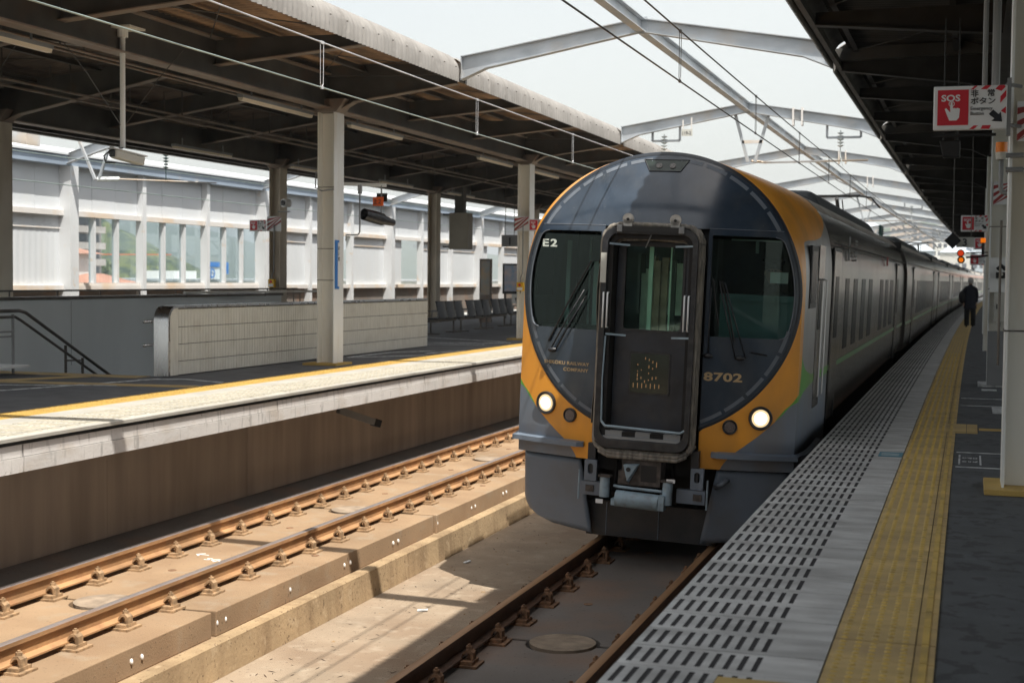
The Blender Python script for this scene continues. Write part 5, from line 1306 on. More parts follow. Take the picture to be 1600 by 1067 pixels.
# pantographs
def panto(yw, label, par_y=None):
    t = thing('pantograph', label, 'pantograph', (-3.1, yw, 2.75)); X0 = -3.1
    q = MB()
    for dy in (-.13, .13): q.tube([(X0-.95,yw+dy,3.36),(X0-.80,yw+dy,3.46),(X0-.55,yw+dy,3.50),(X0+.55,yw+dy,3.50),(X0+.80,yw+dy,3.46),(X0+1.0,yw+dy,3.22)], .018, 6)
    q.box(X0-.55,X0+.55,yw-.17,yw-.09,3.50,3.53); q.box(X0-.55,X0+.55,yw+.09,yw+.17,3.50,3.53)
    for x in (-.45,.45): q.beam((X0+x,yw-.13,3.49),(X0+x,yw+.13,3.49),.03,.03)
    q.build('pan_head', mt['frame_dark'], t)
    q = MB(); q.tube([(X0,yw,3.46),(X0,yw+.6,3.10),(X0+.02,yw+1.6,2.80)], .045, 8); q.tube([(X0+.12,yw+.1,3.42),(X0+.08,yw+1.3,2.86)], .015, 6); q.build('upper_arm', mt['frame_dark'], t)
    q = MB(); q.tube([(X0,yw+1.6,2.82),(X0,yw+.5,2.68)], .05, 8); q.box(X0-.5,X0+.5,yw+.2,yw+.35,2.62,2.70); q.box(X0-.5,X0+.5,yw+1.5,yw+1.65,2.62,2.70); q.box(X0-.5,X0-.42,yw+.2,yw+1.6,2.62,2.70); q.box(X0+.42,X0+.5,yw+.2,yw+1.6,2.62,2.70); q.build('pan_base', mt['frame_dark'], t)
    for s in (-1,1):
        for dy in (.28,1.58):
            q = MB(); ins(q, (X0+s*.46,yw+dy,2.64), 2, .07, .05); q.build('insulator', mt['insul_green'], t)
    return t
panto(34.6, 'raised single arm pantograph on the train roof')
panto(76.6, 'small distant pantograph further down the train roof')
for k, y in enumerate((40.2, 40.9)):
    t = thing('roof_insulator', 'green roof insulator behind the pantograph, %s of two' % ordinal(k), 'insulator', (-2.5, y, 2.7), group='green insulators on the train roof')
    q = MB(); ins(q, (-2.45, y, 3.02), 4, .075, .06); q.tube([(-2.45,y,3.04),(-2.45,y,2.5)],.03,8); q.build('insulator_body', mt['insul_green'], t)
# ================================================================ LEFT PLATFORM THINGS
t = thing('stair_wall', 'low wall of cream vertical tiles with a rounded stainless end cap at the stairs', 'tiled wall', (-11.28, 18.4, 0))
m_ = MB(); zt = 1.03
prof = [(18.66,0),(28.78,0),(28.78,zt-.02),(18.66,zt-.02)]
m_.prism(prof, 'yz', -11.38, -11.205); m_.build('wall_core', mt['grout'], t)
m_ = MB()
rows = [0.0,.205,.46,.715,.985]
y = 18.67; 
y = 18.42
while y < 28.76:
    for a, b in zip(rows, rows[1:]):
        zb = b
        if b > .9 and y < 18.55: zb = b-.05*(1-(y-18.42)/.13)
        m_.box(-11.205, -11.196+random.uniform(-.001,.001), y+.004, y+.083, a+.006, zb-.005)
    y += .0875
S(m_.build('wall_tile', mt['tile_wall'], t), 'stuff')
m_ = MB()
for a, b in zip(rows, rows[1:]):
    for i in range(2): m_.box(-11.375+i*.088, -11.295+i*.088, 28.78, 28.79, a+.006, b-.006)
m_.build('end_tile', mt['tile_wall'], t)
cap = [(18.36,0),(18.36,.82),(18.375,.90),(18.42,.975),(18.50,1.02),(18.60,1.035),(28.80,1.035)]
m_ = MB(); m_.prism([(18.385,0),(18.66,0),(18.66,1.0),(18.60,1.0),(18.52,.985),(18.45,.945),(18.40,.88),(18.385,.8)], 'yz', -11.40, -11.19); m_.build('end_core', mt['tile_wall'], t)
m_ = MB(); vs = []
for (y, z) in cap: vs += [(-11.42,y,z),(-11.175,y,z)]
n = len(cap)
inner = [(18.40,0),(18.40,.82),(18.41,.885),(18.45,.95),(18.52,.99),(18.60,1.0),(28.80,1.0)]
for (y, z) in inner: vs += [(-11.42,y,z),(-11.17,y,z)]
fs = [(2*i,2*i+1,2*i+3,2*i+2) for i in range(n-1)]+[(2*n+2*i,2*n+2*i+1,2*n+2*i+3,2*n+2*i+2) for i in range(n-1)]
fs += [(2*i,2*i+2,2*n+2*i+2,2*n+2*i) for i in range(n-1)]+[(2*i+1,2*i+3,2*n+2*i+3,2*n+2*i+1) for i in range(n-1)]
m_.add(vs, fs); m_.build('steel_cap', mt['stainless'], t, smooth=True, auto=40)
for z in (.45, .80): MB().tube([(-11.42,18.75,z),(-11.55,18.75,z),(-11.58,18.35,z-.005)], .022, 8).build('handrail_end', mt['stainless'], t, smooth=True)
t = thing('stair_wall', 'plain grey wall on the far side of the stair opening', 'wall', (-15.9, 24, 0))
MB().box(-16.0,-15.82,18.3,31.0,-4.5,1.02).build('wall_body', mt['grey_wall'], t); MB().box(-16.04,-15.79,18.2,31.05,1.02,1.075).build('wall_cap', mt['rail_metal'], t)
m_ = MB(); m_.box(-15.822,-15.815,22.6,22.61,-.2,.98); m_.build('wall_joint', mt['joint'], t)
# back wall of the stair well
S(MB().box(-15.8,-11.4,28.8,28.95,-4.5,-.02).build('stairwell_end', mt['grey_wall']))
S(MB().box(-11.38,-11.36,18.45,28.75,-4.5,-.01).build('stairwell_side', mt['grey_wall']))
t = thing('guard_rail', 'dark thin guard rail on top of the grey wall under the windows', 'railing', (-16.3, 26, 1.0))
m_ = MB(); m_.tube([(-16.4,18.5,1.17),(-16.4,33,1.17)], .02, 6); m_.build('top_rail', mt['rail_metal'], t)
for k in range(11): MB().tube([(-16.4,18.8+1.4*k,0),(-16.4,18.8+1.4*k,1.17)], .014, 6).build('rail_post', mt['rail_metal'], t)
t = thing('guard_rail', 'brownish pipe railing behind the tiled stair wall', 'railing', (-15.3, 31, 1))
MB().tube([(-15.6,26.2,1.12),(-15.2,32.6,1.12)], .026, 8).build('top_rail', mt['column'], t)
for k in range(5): MB().tube([(-15.6+.1*k,26.3+1.55*k,1.02 if k < 3 else 0),(-15.6+.1*k,26.3+1.55*k,1.12)], .014, 6).build('rail_post', mt['rail_metal'], t)
t = thing('handrail', 'double dark handrail going down the stairs at the left edge', 'handrail', (-13.6, 18, 0))
q = MB(); q.tube([(-13.6,16.9,.93),(-13.6,18.15,.93),(-13.6,18.3,.90),(-13.6,21.6,-.72)], .026, 8); q.tube([(-13.6,16.9,.84),(-13.6,18.05,.84),(-13.6,18.2,.78),(-13.6,21.5,-.82)], .022, 8); q.build('rail', mt['rail_metal'], t, smooth=True)
for y, z in ((17.0,.9),(18.0,.88),): MB().tube([(-13.6,y,0),(-13.6,y,z)], .022, 8).build('rail_post', mt['grey_eq'], t)
for y, z in ((19.3,.36),(19.75,.14)): MB().tube([(-13.6,y,-.45),(-13.6,y,z)], .022, 8).build('rail_post', mt['rail_metal'], t)
MB().tube([(-13.6,19.3,.12),(-13.6,19.75,.10)], .014, 6).build('cross_bar', mt['rail_metal'], t)
for z in (.55,.62): MB().tube([(-13.6,17.0,z),(-13.6,18.0,z)], .014, 6).build('cross_bar', mt['grey_eq'], t)
MB().box(-13.9,-13.3,16.95,18.0,.10,.13).build('kick_plate', mt['column_white'], t)
# small beam ties at the top of near columns: brackets
def knee(x, y, label):
    MB().prism([(x-.34,4.46),(x-.18,4.24),(x+.18,4.24),(x+.34,4.46)], 'xz', y-.19, y+.19).build('column_head', mt['steel_flange'], col_at(x, y))
for k in range(5): knee(-10.335, 22.1+11*k, 'splayed steel head of the front row column, %s from the left' % ordinal(k))
for k in range(4): knee(-17.0, 22.1+11*k, 'splayed steel head of the back row column, %s from the left' % ordinal(k))
# camera housing on a pole
t = thing('camera_housing', 'white camera housing hanging on a long pole from the canopy at upper left', 'surveillance camera', (-10.32, 15.9, 3.0))
q = MB(); q.tube([(-10.32,15.88,4.60),(-10.32,15.88,3.10)], .034, 12); q.build('pole', mt['column_white'], t, smooth=True, auto=40)
MB().box(-10.55,-10.10,15.7,16.06,4.60,4.625).build('mount_plate', mt['column'], t); MB().tube([(-10.32,15.88,4.60),(-10.32,15.88,4.50)], .07, 12).build('pole_collar', mt['column_white'], t)
q = MB(); q.beam((-10.36,15.72,3.02),(-10.20,16.14,2.95), .13, .11, (0,0,1)); q.build('housing', mt['light_box'], t, bevel=.02)
MB().beam((-10.37,15.69,3.085),(-10.19,16.17,3.015), .15, .014).build('sun_hood', mt['white'], t); MB().beam((-10.368,15.70,3.02),(-10.362,15.716,3.02), .10,.08).build('front_glass', mt['black'], t)
q = MB(); q.tube([(-10.30,15.85,3.10),(-10.36,15.68,3.06),(-10.40,15.58,2.98),(-10.40,15.62,2.90),(-10.34,15.74,2.90)], .010, 6); q.build('cable', mt['black'], t, smooth=True)
for s in (-1,1): MB().tube([(-10.32,15.88,3.35),(-10.32+s*.25,15.88+s*.4,4.0),(-10.32+s*.5,15.88+s*.8,4.55)], .006, 5).build('stay_wire', mt['rail_metal'], t)
# signal on the white column
t = thing('track_signal', 'black cylindrical track signal hanging under an orange plate from a column arm', 'signal', (-10.1, 23.5, 3))
q = MB(); q.beam((-10.86,23.6,3.16),(-10.02,23.75,3.13), .05, .06); q.build('arm', mt['column_white'], t)
q = MB(); q.tube([(-10.10,23.72,3.13),(-10.10,23.72,2.60)], .014, 6); q.build('drop_rod', mt['grey_eq'], t)
q = MB(); q.tube([(-10.28,23.35,2.60),(-10.16,23.62,2.55),(-10.10,23.76,2.52)], [.105,.115,.11], 16, cap=False); q.tube([(-10.17,23.60,2.555),(-10.10,23.76,2.52),(-9.98,24.0,2.47)], [.11,.09,.06], 16); q.build('lamp_body', mt['frame_dark'], t, smooth=True, auto=50)
q = MB(); q.disc((-10.19,23.56,2.57), .085, (-.4,-.9,.1), .01, 16); q.build('lamp_lens', mt['coupler'], t)
MB().box(-10.20,-10.0,23.73,23.76,2.84,2.99).build('back_plate', mt['black'], t)
MB().box(-10.24,-10.04,23.66,23.68,2.76,2.92).build('orange_plate', mt['orange_sign'], t); text('上２', .10, mt['ink'], t, at(-10.235,23.655,2.80) @ RX, .014, .85)
t = thing('cable_conduit', 'thin dark conduit bending down beside the white column', 'conduit', (-10.2, 22.3, 2.6))
MB().tube([(-10.5,21.88,3.25),(-10.5,21.85,2.98),(-10.38,21.84,2.92),(-10.18,21.9,2.95)], .012, 6).build('conduit', mt['grey_eq'], t, smooth=True); 
q = MB(); q.tube([(-9.93,22.4,2.95),(-9.93,22.4,2.25),(-9.96,22.38,2.20),(-10.14,22.3,2.20),(-10.14,22.3,2.10)], .014, 6); q.build('conduit', mt['grey_eq'], t, smooth=True); MB().box(-9.96,-9.90,22.37,22.43,2.9,3.05).build('junction', mt['grey_eq'], t)
t = thing('name_plate', 'narrow vertical blue and white plate on the white column', 'sign', (-10.16, 22.1, 1.3))
MB().box(-10.178,-10.165,21.94,22.09,1.28,2.10).build('plate', mt['blue'], t); MB().box(-10.165,-10.160,22.03,22.08,1.32,2.06).build('white_band', mt['white'], t)
text('松 山 駅', .07, mt['ink'], t, at(-10.158,22.035,2.0) @ Matrix.Rotation(R_(90),4,'Z') @ RX @ Matrix.Rotation(R_(-90),4,'Z'), .01, 1)
# straps round columns
def strap(x, y, z, label):
    q_ = .15 if x < -5 else .2
    MB().add([(x-q_,y-.2,z),(x+q_,y-.2,z),(x+q_,y+.2,z),(x-q_,y+.2,z),(x-q_,y-.2,z+.012),(x+q_,y-.2,z+.012),(x+q_,y+.2,z+.012),(x-q_,y+.2,z+.012)], [(0,1,5,4),(1,2,6,5),(2,3,7,6),(3,0,4,7)]).build('strap', mt['rail_metal'], col_at(x, y))
for z, l in ((2.98,'upper'),(1.95,'middle'),(1.42,'lower')): strap(-10.335, 22.1, z, 'thin %s strap round the white column by the tiled wall' % l)
for z, l in ((3.7,'top'),(2.3,'upper'),(1.15,'lower')): strap(.458, 10.95, z, 'thin %s strap round the large cream column' % l)
for z, l in ((2.3,'upper'),(1.4,'lower')): strap(.458, 21.95, z, 'thin %s strap round the column with the phone' % l)
strap(-17.0, 22.1, 2.45, 'dark strap on the column at the left edge'); strap(-17.0, 22.1, 2.25, 'lower dark strap on the column at the left edge')
# cabinet hung behind
t = thing('hanging_cabinet', 'tall beige cabinet hung beside the third back column', 'cabinet', (-16.6, 44.5, 3))
MB().box(-16.55,-15.9,44.3,44.8,2.42,3.62).build('box', mt['beige_box'], t, bevel=.01); MB().box(-16.40,-16.1,44.4,44.7,3.62,4.5).build('cable_duct', mt['steel_dark'], t)
for z in (2.48, 3.55): MB().box(-16.85,-16.5,44.5,44.55,z,z+.05).build('bracket', mt['black'], t)
# SOS signs
def hand(mb, x, y, z, s):   # white pointing hand pictogram, raised flat print
    pts = [(-.028,0),(.022,0),(.040,.02),(.046,.085),(.030,.092),(.018,.088),(.004,.092),(-.004,.088),(-.008,.135),(-.020,.135),(-.024,.09),(-.022,.06),(-.052,.092),(-.062,.084),(-.045,.04)]
    mb.prism([(x+a*s, z+b*s) for a, b in pts], 'xz', y-.002, y); return mb
def sos(x0, y, z0, label, sc_=1.0, group='SOS emergency button signs', small=False):
    W, H = .49*sc_, .305*sc_
    t = thing('emergency_sign', label, 'sign', (x0+W/2, y, z0), group=group)
    MB().box(x0, x0+W, y, y+.06*sc_, z0, z0+H).build('sign_box', mt['white'], t, bevel=.008*sc_)
    f = y-.0015
    MB().box(x0+.028*sc_, x0+.235*sc_, f-.002, f, z0+.032*sc_, z0+.278*sc_).build('red_panel', mt['red'], t)
    text('SOS', .062*sc_, mt['white'], t, at(x0+.052*sc_, f-.003, z0+.20*sc_) @ RX, .028, 1.18)
    q = hand(MB(), x0+.135*sc_, f-.003, z0+.065*sc_, sc_*.95); q.build('hand_symbol', mt['white'], t)
    q = MB(); q.tube([(x0+(.122+.018*math.cos(a))*sc_, f-.003, z0+(.195-.002+.018*math.sin(a)-.012)*sc_) for a in [k*.52 for k in range(13)]], .0028*sc_, 5, cap=False); q.build('ring_symbol', mt['white'], t)
    text('非　常', .052*sc_, mt['ink'], t, at(x0+.247*sc_, f-.002, z0+.232*sc_) @ RX, .016, 1.05); text('ボタン', .052*sc_, mt['ink'], t, at(x0+.247*sc_, f-.002, z0+.178*sc_) @ RX, .016, 1.08)
    if not small: text('Emergency', .034*sc_, mt['ink'], t, at(x0+.247*sc_, f-.002, z0+.135*sc_) @ RX, .004, .98); text('Button', .034*sc_, mt['ink'], t, at(x0+.247*sc_, f-.002, z0+.100*sc_) @ RX, .004, .98)
    q = MB(); ax, az = x0+.43*sc_, z0+.075*sc_
    q.prism([(ax-.045*sc_,az+.045*sc_),(ax-.030*sc_,az+.060*sc_),(ax+.005*sc_,az+.028*sc_),(ax+.020*sc_,az+.045*sc_),(ax+.030*sc_,az-.025*sc_),(ax-.042*sc_,az-.018*sc_),(ax-.022*sc_,az-.002*sc_),(ax-.06*sc_,az+.03*sc_)], 'xz', f-.002, f); q.build('arrow', mt['ink'], t)
    def para(a, b, h0, h1, sh): # slanted stripes
        return [(x0+a*sc_, z0+h0*sc_),(x0+b*sc_, z0+h0*sc_),(x0+(b+sh)*sc_, z0+h1*sc_),(x0+(a+sh)*sc_, z0+h1*sc_)]
    for pg in (para(.247,.265,.278,.303,.028), para(.315,.355,.278,.303,.028), [(x0+.41*sc_,z0+.278*sc_),(x0+.45*sc_,z0+.262*sc_),(x0+.478*sc_,z0+.290*sc_),(x0+.47*sc_,z0+.303*sc_),(x0+.435*sc_,z0+.303*sc_)],
               [(x0+.445*sc_,z0+.18*sc_),(x0+.483*sc_,z0+.225*sc_),(x0+.483*sc_,z0+.27*sc_),(x0+.445*sc_,z0+.225*sc_)], [(x0+.450*sc_,z0+.125*sc_),(x0+.483*sc_,z0+.105*sc_),(x0+.483*sc_,z0+.155*sc_)],
               para(.243,.272,.003,.028,.030), para(.318,.375,.003,.028,.012)):
        MB().prism(pg, 'xz', f-.002, f).build('red_stripe', mt['red'], t)
    return t
t = sos(-.255, 10.5, 2.565, 'large SOS emergency button sign on the big right column')
q = MB(); q.box(.235,.262,10.52,10.56,2.52,2.92); q.build('mount_bar', mt['grey_eq'], t)
for z in (2.60,2.88): MB().tube([(.235,10.55,z),(.33,10.7,z)], .014, 6).build('clamp', mt['grey_eq'], t)
for z in (2.30,2.40): T(MB().tube([(.24,10.72,z),(.36,10.72,z)], .018, 8).build('pipe_clamp', mt['grey_eq']), 'small grey clamp on the large column, %s of a pair' % ('lower' if z < 2.35 else 'upper'), 'clamp')
sos(-.25, 32.6, 2.60, 'second SOS sign further along the near platform above the waiting person', 1.15)
sos(.02, 36.6, 2.30, 'small SOS sign just below the second one', .95)
sos(-.12, 43.5, 2.0, 'distant SOS sign beyond the orange signal lamps', 1.0)
sos(-17.66, 32.8, 2.62, 'SOS sign on the back column left of the white column', .95)
sos(-10.17, 32.8, 2.62, 'SOS sign on the column right beside the train nose', .95)
def stripes(x0, x1, y, z0, z1, label, along='x'):
    t = thing('striped_plate', label, 'warning plate', ((x0+x1)/2, y, z0), group='red and white striped plates on columns')
    MB().box(x0, x1, y, y+.01, z0, z1).build('plate', mt['white'], t)
    n = 3; h_ = (z1-z0)/n/2; w_ = x1-x0
    for k in range(-1, n):
        a = z0+k*2*h_; pts = [(x0,a),(x1,a+w_*.9),(x1,a+w_*.9+h_),(x0,a+h_)]
        pts = [(x, min(max(z, z0), z1)) for x, z in pts]
        if pts[1][1] < z1-.001 or pts[0][1] < z1-.001: MB().prism(pts, 'xz', y-.003, y-.001).build('red_stripe', mt['red_dull'], t)
stripes(-10.55,-10.2,32.88,2.62,2.98,'striped plate on the column beside the train')
stripes(-17.2,-16.8,32.88,2.62,3.0,'striped plate on the back column left of the white column')
stripes(.31,.60,10.72,2.50,2.78,'red striped plate at the right edge of the picture')
stripes(.30,.60,21.72,2.62,2.95,'red striped plate on the column with the phone')
def ybox(x, y, z, label):
    t = thing('button_box', label, 'emergency button', (x, y, z), group='yellow emergency button boxes')
    MB().box(x, x+.17, y-.12, y, z, z+.21).build('box', mt['yellow_box'], t, bevel=.01)
    MB().disc((x+.085,y-.127,z+.145),.032,(0,1,0),.014,14).build('button', mt['red'], t); MB().box(x+.02,x+.15,y-.124,y-.12,z+.02,z+.09).build('label_strip', mt['white'], t)
    MB().tube([(x+.085,y-.06,z-.05),(x+.085,y-.06,z)],.012,6).build('tail', mt['black'], t)
    MB().tube([(x+.08,y-.05,z+.21),(x+.08,y-.05,z+.32),(x+.13,y-.04,z+.42),(x+.13,y-.04,z+1.6)],.014,6).build('conduit', mt['grey_eq'], t)
ybox(-10.46,32.9,1.18,'yellow button box on the column beside the train'); ybox(-17.12,32.9,1.19,'yellow button box on the back column near the left of the white column'); ybox(-17.3,21.9,1.05,'yellow and grey box low on the column at the left edge')
t = thing('dome_camera', 'small camera on a bracket on the second back column', 'surveillance camera', (-16.6, 32.9, 3.2))
MB().box(-16.80,-16.5,32.7,32.8,3.1,3.13).build('bracket', mt['grey_eq'], t); MB().disc((-16.52,32.6,3.32),.11,(.3,1,0),.18,14).build('camera_body', mt['white'], t); MB().disc((-16.55,32.48,3.32),.07,(.3,1,0),.02,12).build('lens', mt['black'], t)
# benches
def bench_proto():
    t = thing('platform_bench', 'b', 'bench', (0,0,0), world=False, group='black benches on the far platform')
    for k in range(3):
        q = MB(); q.grid(lambda u, v: (.02-.10*v+.04*math.sin(u*math.pi), -.95+k*.66+u*.58, .44+v*.42), 6, 4); q.grid(lambda u, v: (.045-.10*v+.04*math.sin(u*math.pi), -.95+k*.66+u*.58, .44+v*.42), 6, 4); q.box(-.09,-.03,-.95+k*.66,-.37+k*.66,.84,.875); q.build('backrest', mt['bench'], t, world=False, smooth=True, auto=50)
        q = MB(); q.box(-.50,-.02,-.95+k*.66,-.37+k*.66,.40,.44); q.build('seat', mt['bench'], t, world=False, bevel=.012)
    MB().box(-.28,-.20,-1.0,1.0,.33,.39).build('seat_bar', mt['rail_metal'], t, world=False)
    for y in (-.85, .85):
        MB().tube([(-.24,y,.0),(-.24,y,.36)], .025, 8).build('leg', mt['rail_metal'], t, world=False); MB().beam((-.45,y,.03),(.0,y,.03),.05,.04).build('foot', mt['rail_metal'], t, world=False)
    for y in (-.98, -.32, .34, 1.0): MB().tube([(.0,y,.45),(.0,y,.62),(-.40,y,.62),(-.42,y,.45)], .016, 6).build('armrest', mt['grey_eq'], t, world=False)
    return t
mt['bench'] = M('bench', (.018,.022,.030), .45, var=.1)
bp = bench_proto(); bl = ['black bench whose left end is hidden by the tiled wall','black bench, second from the tiled wall','black bench, third from the tiled wall','black bench half hidden by the column beside the train']
for k, (x, y) in enumerate([(-13.0,35.1),(-13.1,37.6),(-13.3,40.3),(-13.5,43.2)]):
    if k == 0: bp.location = (x+bend(y), y, 0); bp['label'] = bl[0]
    else: copytree(bp, None, (x, y, 0), bl[k])
t = thing('poster_board', 'tall framed poster stand behind the black benches', 'poster', (-15.5, 45, 1))
MB().box(-15.72,-15.30,45,45.08,0,2.12).build('frame', mt['steel_flange'], t); MB().box(-15.66,-15.36,44.985,45,.92,2.05).build('poster', mt['poster2'], t)
t = thing('poster_board', 'blue and pink poster board beside the column near the train', 'poster', (-16, 50, 1))
MB().box(-16.6,-15.6,50,50.08,.9,2.02).build('frame', mt['black'], t); MB().box(-16.52,-15.68,49.985,50,1.0,1.95).build('poster', mt['poster'], t); MB().box(-16.2,-15.5,49.9,49.98,.55,.9).build('small_poster', mt['plaster'], t)
for x in (-16.5,-15.7): MB().box(x-.03,x+.03,50,50.06,0,.9).build('leg', mt['black'], t)
t = thing('platform_number', 'white hanging number 1 sign left of the train', 'sign', (-14.4, 44, 2.6))
MB().box(-14.62,-14.08,44,44.06,2.5,2.88).build('sign_panel', mt['grey_eq'], t); text('1', .34, mt['ink'], t, at(-14.42,43.99,2.56) @ RX, .02)
for x in (-14.5,-14.2): MB().tube([(x,44.03,2.88),(x,44.03,4.8)], .012, 5).build('hanger', mt['rail_metal'], t)
t = thing('hanging_speaker', 'beige box hung under the number 1 sign', 'speaker', (-14, 46, 2)); MB().box(-14.5,-13.95,46,46.3,1.95,2.4).build('box', mt['beige_box'], t, bevel=.01); MB().tube([(-14.2,46.1,2.4),(-14.2,46.1,4.8)],.015,6).build('hanger', mt['rail_metal'], t)

# ================================================================ NEAR PLATFORM THINGS
t = thing('platform_number', 'white number 3 sign with a black diamond hanging over the near platform', 'sign', (-.2, 30, 2.3))
MB().box(-.30,.04,30,30.05,2.20,2.40).build('sign_panel', mt['light_box'], t); text('3', .21, mt['ink'], t, at(-.19,29.985,2.225) @ RX, .016)
q = MB(); q.prism([(-.37-.165,2.33),(-.37,2.165),(-.37+.165,2.33),(-.37,2.495)], 'xz', 29.93, 29.97); q.build('diamond', mt['black'], t)
for x in (-.37,-.02): MB().tube([(x,30.0,2.4),(x,30.0,4.7)], .008, 5).build('hanger', mt['rail_metal'], t)
t = thing('track_signal', 'pair of lit red and orange signal lamps on an arm over the near platform', 'signal', (-.15, 29, 2))
for (x, z, m_, nm) in ((-.20,2.06,'sig_red','upper_lamp'),(-.19,1.93,'amber','lower_lamp')):
    MB().tube([(x,28.9,z),(x,29.15,z)], [.072,.06], 16).build(nm+'_body', mt['black'], t, smooth=True, auto=40)
    mt.setdefault('sig_red', emit('sig_red', (1,.08,.02), .30))
    MB().disc((x,28.895,z), .055 if nm == 'upper_lamp' else .045, (0,1,0), .008, 16).build(nm+'_lens', mt[m_], t)
q = MB(); q.tube([(-.10,29.05,2.07),(.30,29.1,2.08)], .012, 6); q.tube([(-.10,29.05,1.98),(.10,29.05,1.99),(.30,29.1,2.02)], .02, 6); q.build('arm', mt['black'], t)
t = thing('beacon_lamp', 'orange beacon lamp on a bent pipe beside the large column', 'beacon', (.22, 11.5, 2.4))
MB().tube([(.225,11.5,2.49),(.225,11.5,2.565)], .044, 20).build('lens', mt['amber_lens'], t, smooth=True, auto=40); MB().tube([(.225,11.5,2.435),(.225,11.5,2.49)], [.040,.046], 20).build('collar', mt['light_box'], t, smooth=True, auto=40)
q = MB(); q.tube([(.225,11.5,2.435),(.225,11.5,2.22),(.235,11.5,2.19),(.26,11.5,2.18),(.34,11.45,2.18)], .018, 8); q.build('pipe', mt['grey_eq'], t, smooth=True)
t = thing('beacon_lamp', 'small distant orange beacon below the second SOS sign', 'beacon', (.2, 33, 2.4)); MB().tube([(.22,32.6,2.36),(.22,32.6,2.46)], .055, 14).build('lens', mt['amber'], t); MB().tube([(.22,32.6,2.1),(.22,32.6,2.36)], .03, 8).build('pipe', mt['black'], t)
t = thing('speaker', 'black loudspeaker hanging under the large SOS sign from the dark roof', 'speaker', (-.2, 16.5, 2.9))
q = MB(); q.prism([(-.34,3.05),(-.12,3.05),(-.12,2.87),(-.30,2.87)], 'xz', 16.4, 16.6); q.build('speaker_box', mt['black'], t, bevel=.01); MB().box(-.42,.25,16.48,16.52,3.10,3.13).build('support_bar', mt['black'], t)
for x in (-.3,-.15): MB().tube([(x,16.5,3.05),(x,16.5,4.4)], .008, 5).build('hanger', mt['black'], t)
t = thing('conduit_pipe', 'vertical dark pipe running down the inside of the large column', 'conduit', (.26, 10.9, 1))
MB().tube([(.225,10.9,.9),(.225,10.9,1.95)], .010, 6).build('pipe', mt['rail_metal'], t)
t = thing('roof_pipe', 'vertical grey pipes beside the large column up into the dark roof', 'pipe', (.15, 12, 3.5))
for x in (.10,.19): MB().tube([(x,13.0,2.9),(x,13.0,4.6)], .022 if x < .15 else .035, 8).build('pipe', mt['grey_eq'], t)
t = thing('phone_box', 'dark wall phone above the white cabinet on the second column', 'phone', (.43, 21.7, 1.6))
MB().box(.36,.51,21.62,21.74,1.56,1.65).build('base', mt['black'], t, bevel=.01); MB().tube([(.38,21.6,1.69),(.43,21.58,1.74),(.49,21.6,1.69)], .03, 8).build('handset', mt['frame_dark'], t, smooth=True); MB().disc((.435,21.615,1.62),.025,(0,1,0),.01,12).build('dial', mt['light_box'], t)
MB().box(.28,.59,21.74,21.76,1.36,1.86).build('back_plate', mt['column_white'], t)
t = thing('switch_cabinet', 'small white cabinet with a black handle on the second column', 'cabinet', (.44, 21.65, 1))
MB().box(.345,.525,21.58,21.75,.93,1.355).build('box', mt['light_box'], t, bevel=.006); MB().box(.375,.392,21.57,21.58,1.12,1.19).build('handle', mt['black'], t); MB().tube([(.43,21.66,.86),(.43,21.66,.93)],.012,6).build('cable', mt['black'], t)
MB().box(.27,.60,21.60,21.755,.02,.80).build('plinth', mt['grey_eq'], t)
# people ---------------------------------------------------------
def skin_body(name, pts, edges, radii, mat, parent=None, sub=2, root=0):
    me = bpy.data.meshes.new(name); me.from_pydata(pts, edges, []); o = bpy.data.objects.new(name, me); col.objects.link(o)
    if parent: o.parent = parent
    md = o.modifiers.new('skin', 'SKIN'); md.use_smooth_shade = True
    for i, r in enumerate(radii): me.skin_vertices[0].data[i].radius = (r if isinstance(r, tuple) else (r, r)); 
    me.skin_vertices[0].data[root].use_root = True
    o.modifiers.new('sub', 'SUBSURF').levels = sub; o.modifiers['sub'].render_levels = sub
    me.materials.append(mat); return o
mt['coat'] = M('coat', (.014,.016,.026), .85, var=.2, scale=8, obj=True); mt['trousers'] = M('trousers', (.012,.012,.014), .85, var=.2); mt['skin'] = M('skin', (.40,.24,.17), .6, var=.05); mt['hair'] = M('hair', (.38,.37,.36), .7, var=.3, scale=30, obj=True); mt['bag'] = M('bag', (.014,.014,.017), .6, var=.2)
t = thing('person', 'person in a dark coat with a shoulder bag walking away along the near platform', 'person', (-.13, 49.6, -.012))
P = [(0,0,.84),(0,0,1.02),(0,.01,1.22),(0,.01,1.33),(0,.0,1.41),(0,-.01,1.50),
     (-.085,0,.78),(-.10,.02,.45),(-.105,-.04,.09),(-.11,.06,.045),(.085,0,.78),(.09,.07,.44),(.085,.13,.10),(.09,.23,.06),
     (-.175,.0,1.29),(-.215,.02,1.06),(-.21,-.05,.86),(.175,0,1.29),(.215,.0,1.05),(.20,-.06,.84)]
Ed = [(0,1),(1,2),(2,3),(3,4),(4,5),(0,6),(6,7),(7,8),(8,9),(0,10),(10,11),(11,12),(12,13),(3,14),(14,15),(15,16),(3,17),(17,18),(18,19)]
Rd = [(.15,.11),(.15,.105),(.165,.11),(.13,.085),(.055,.055),(.05,.05),(.09,.09),(.06,.06),(.045,.045),(.04,.035),(.09,.09),(.06,.06),(.045,.045),(.04,.035),(.07,.065),(.05,.05),(.04,.04),(.07,.065),(.05,.05),(.04,.04)]
bd = skin_body('body', P, Ed, Rd, mt['coat'], t)
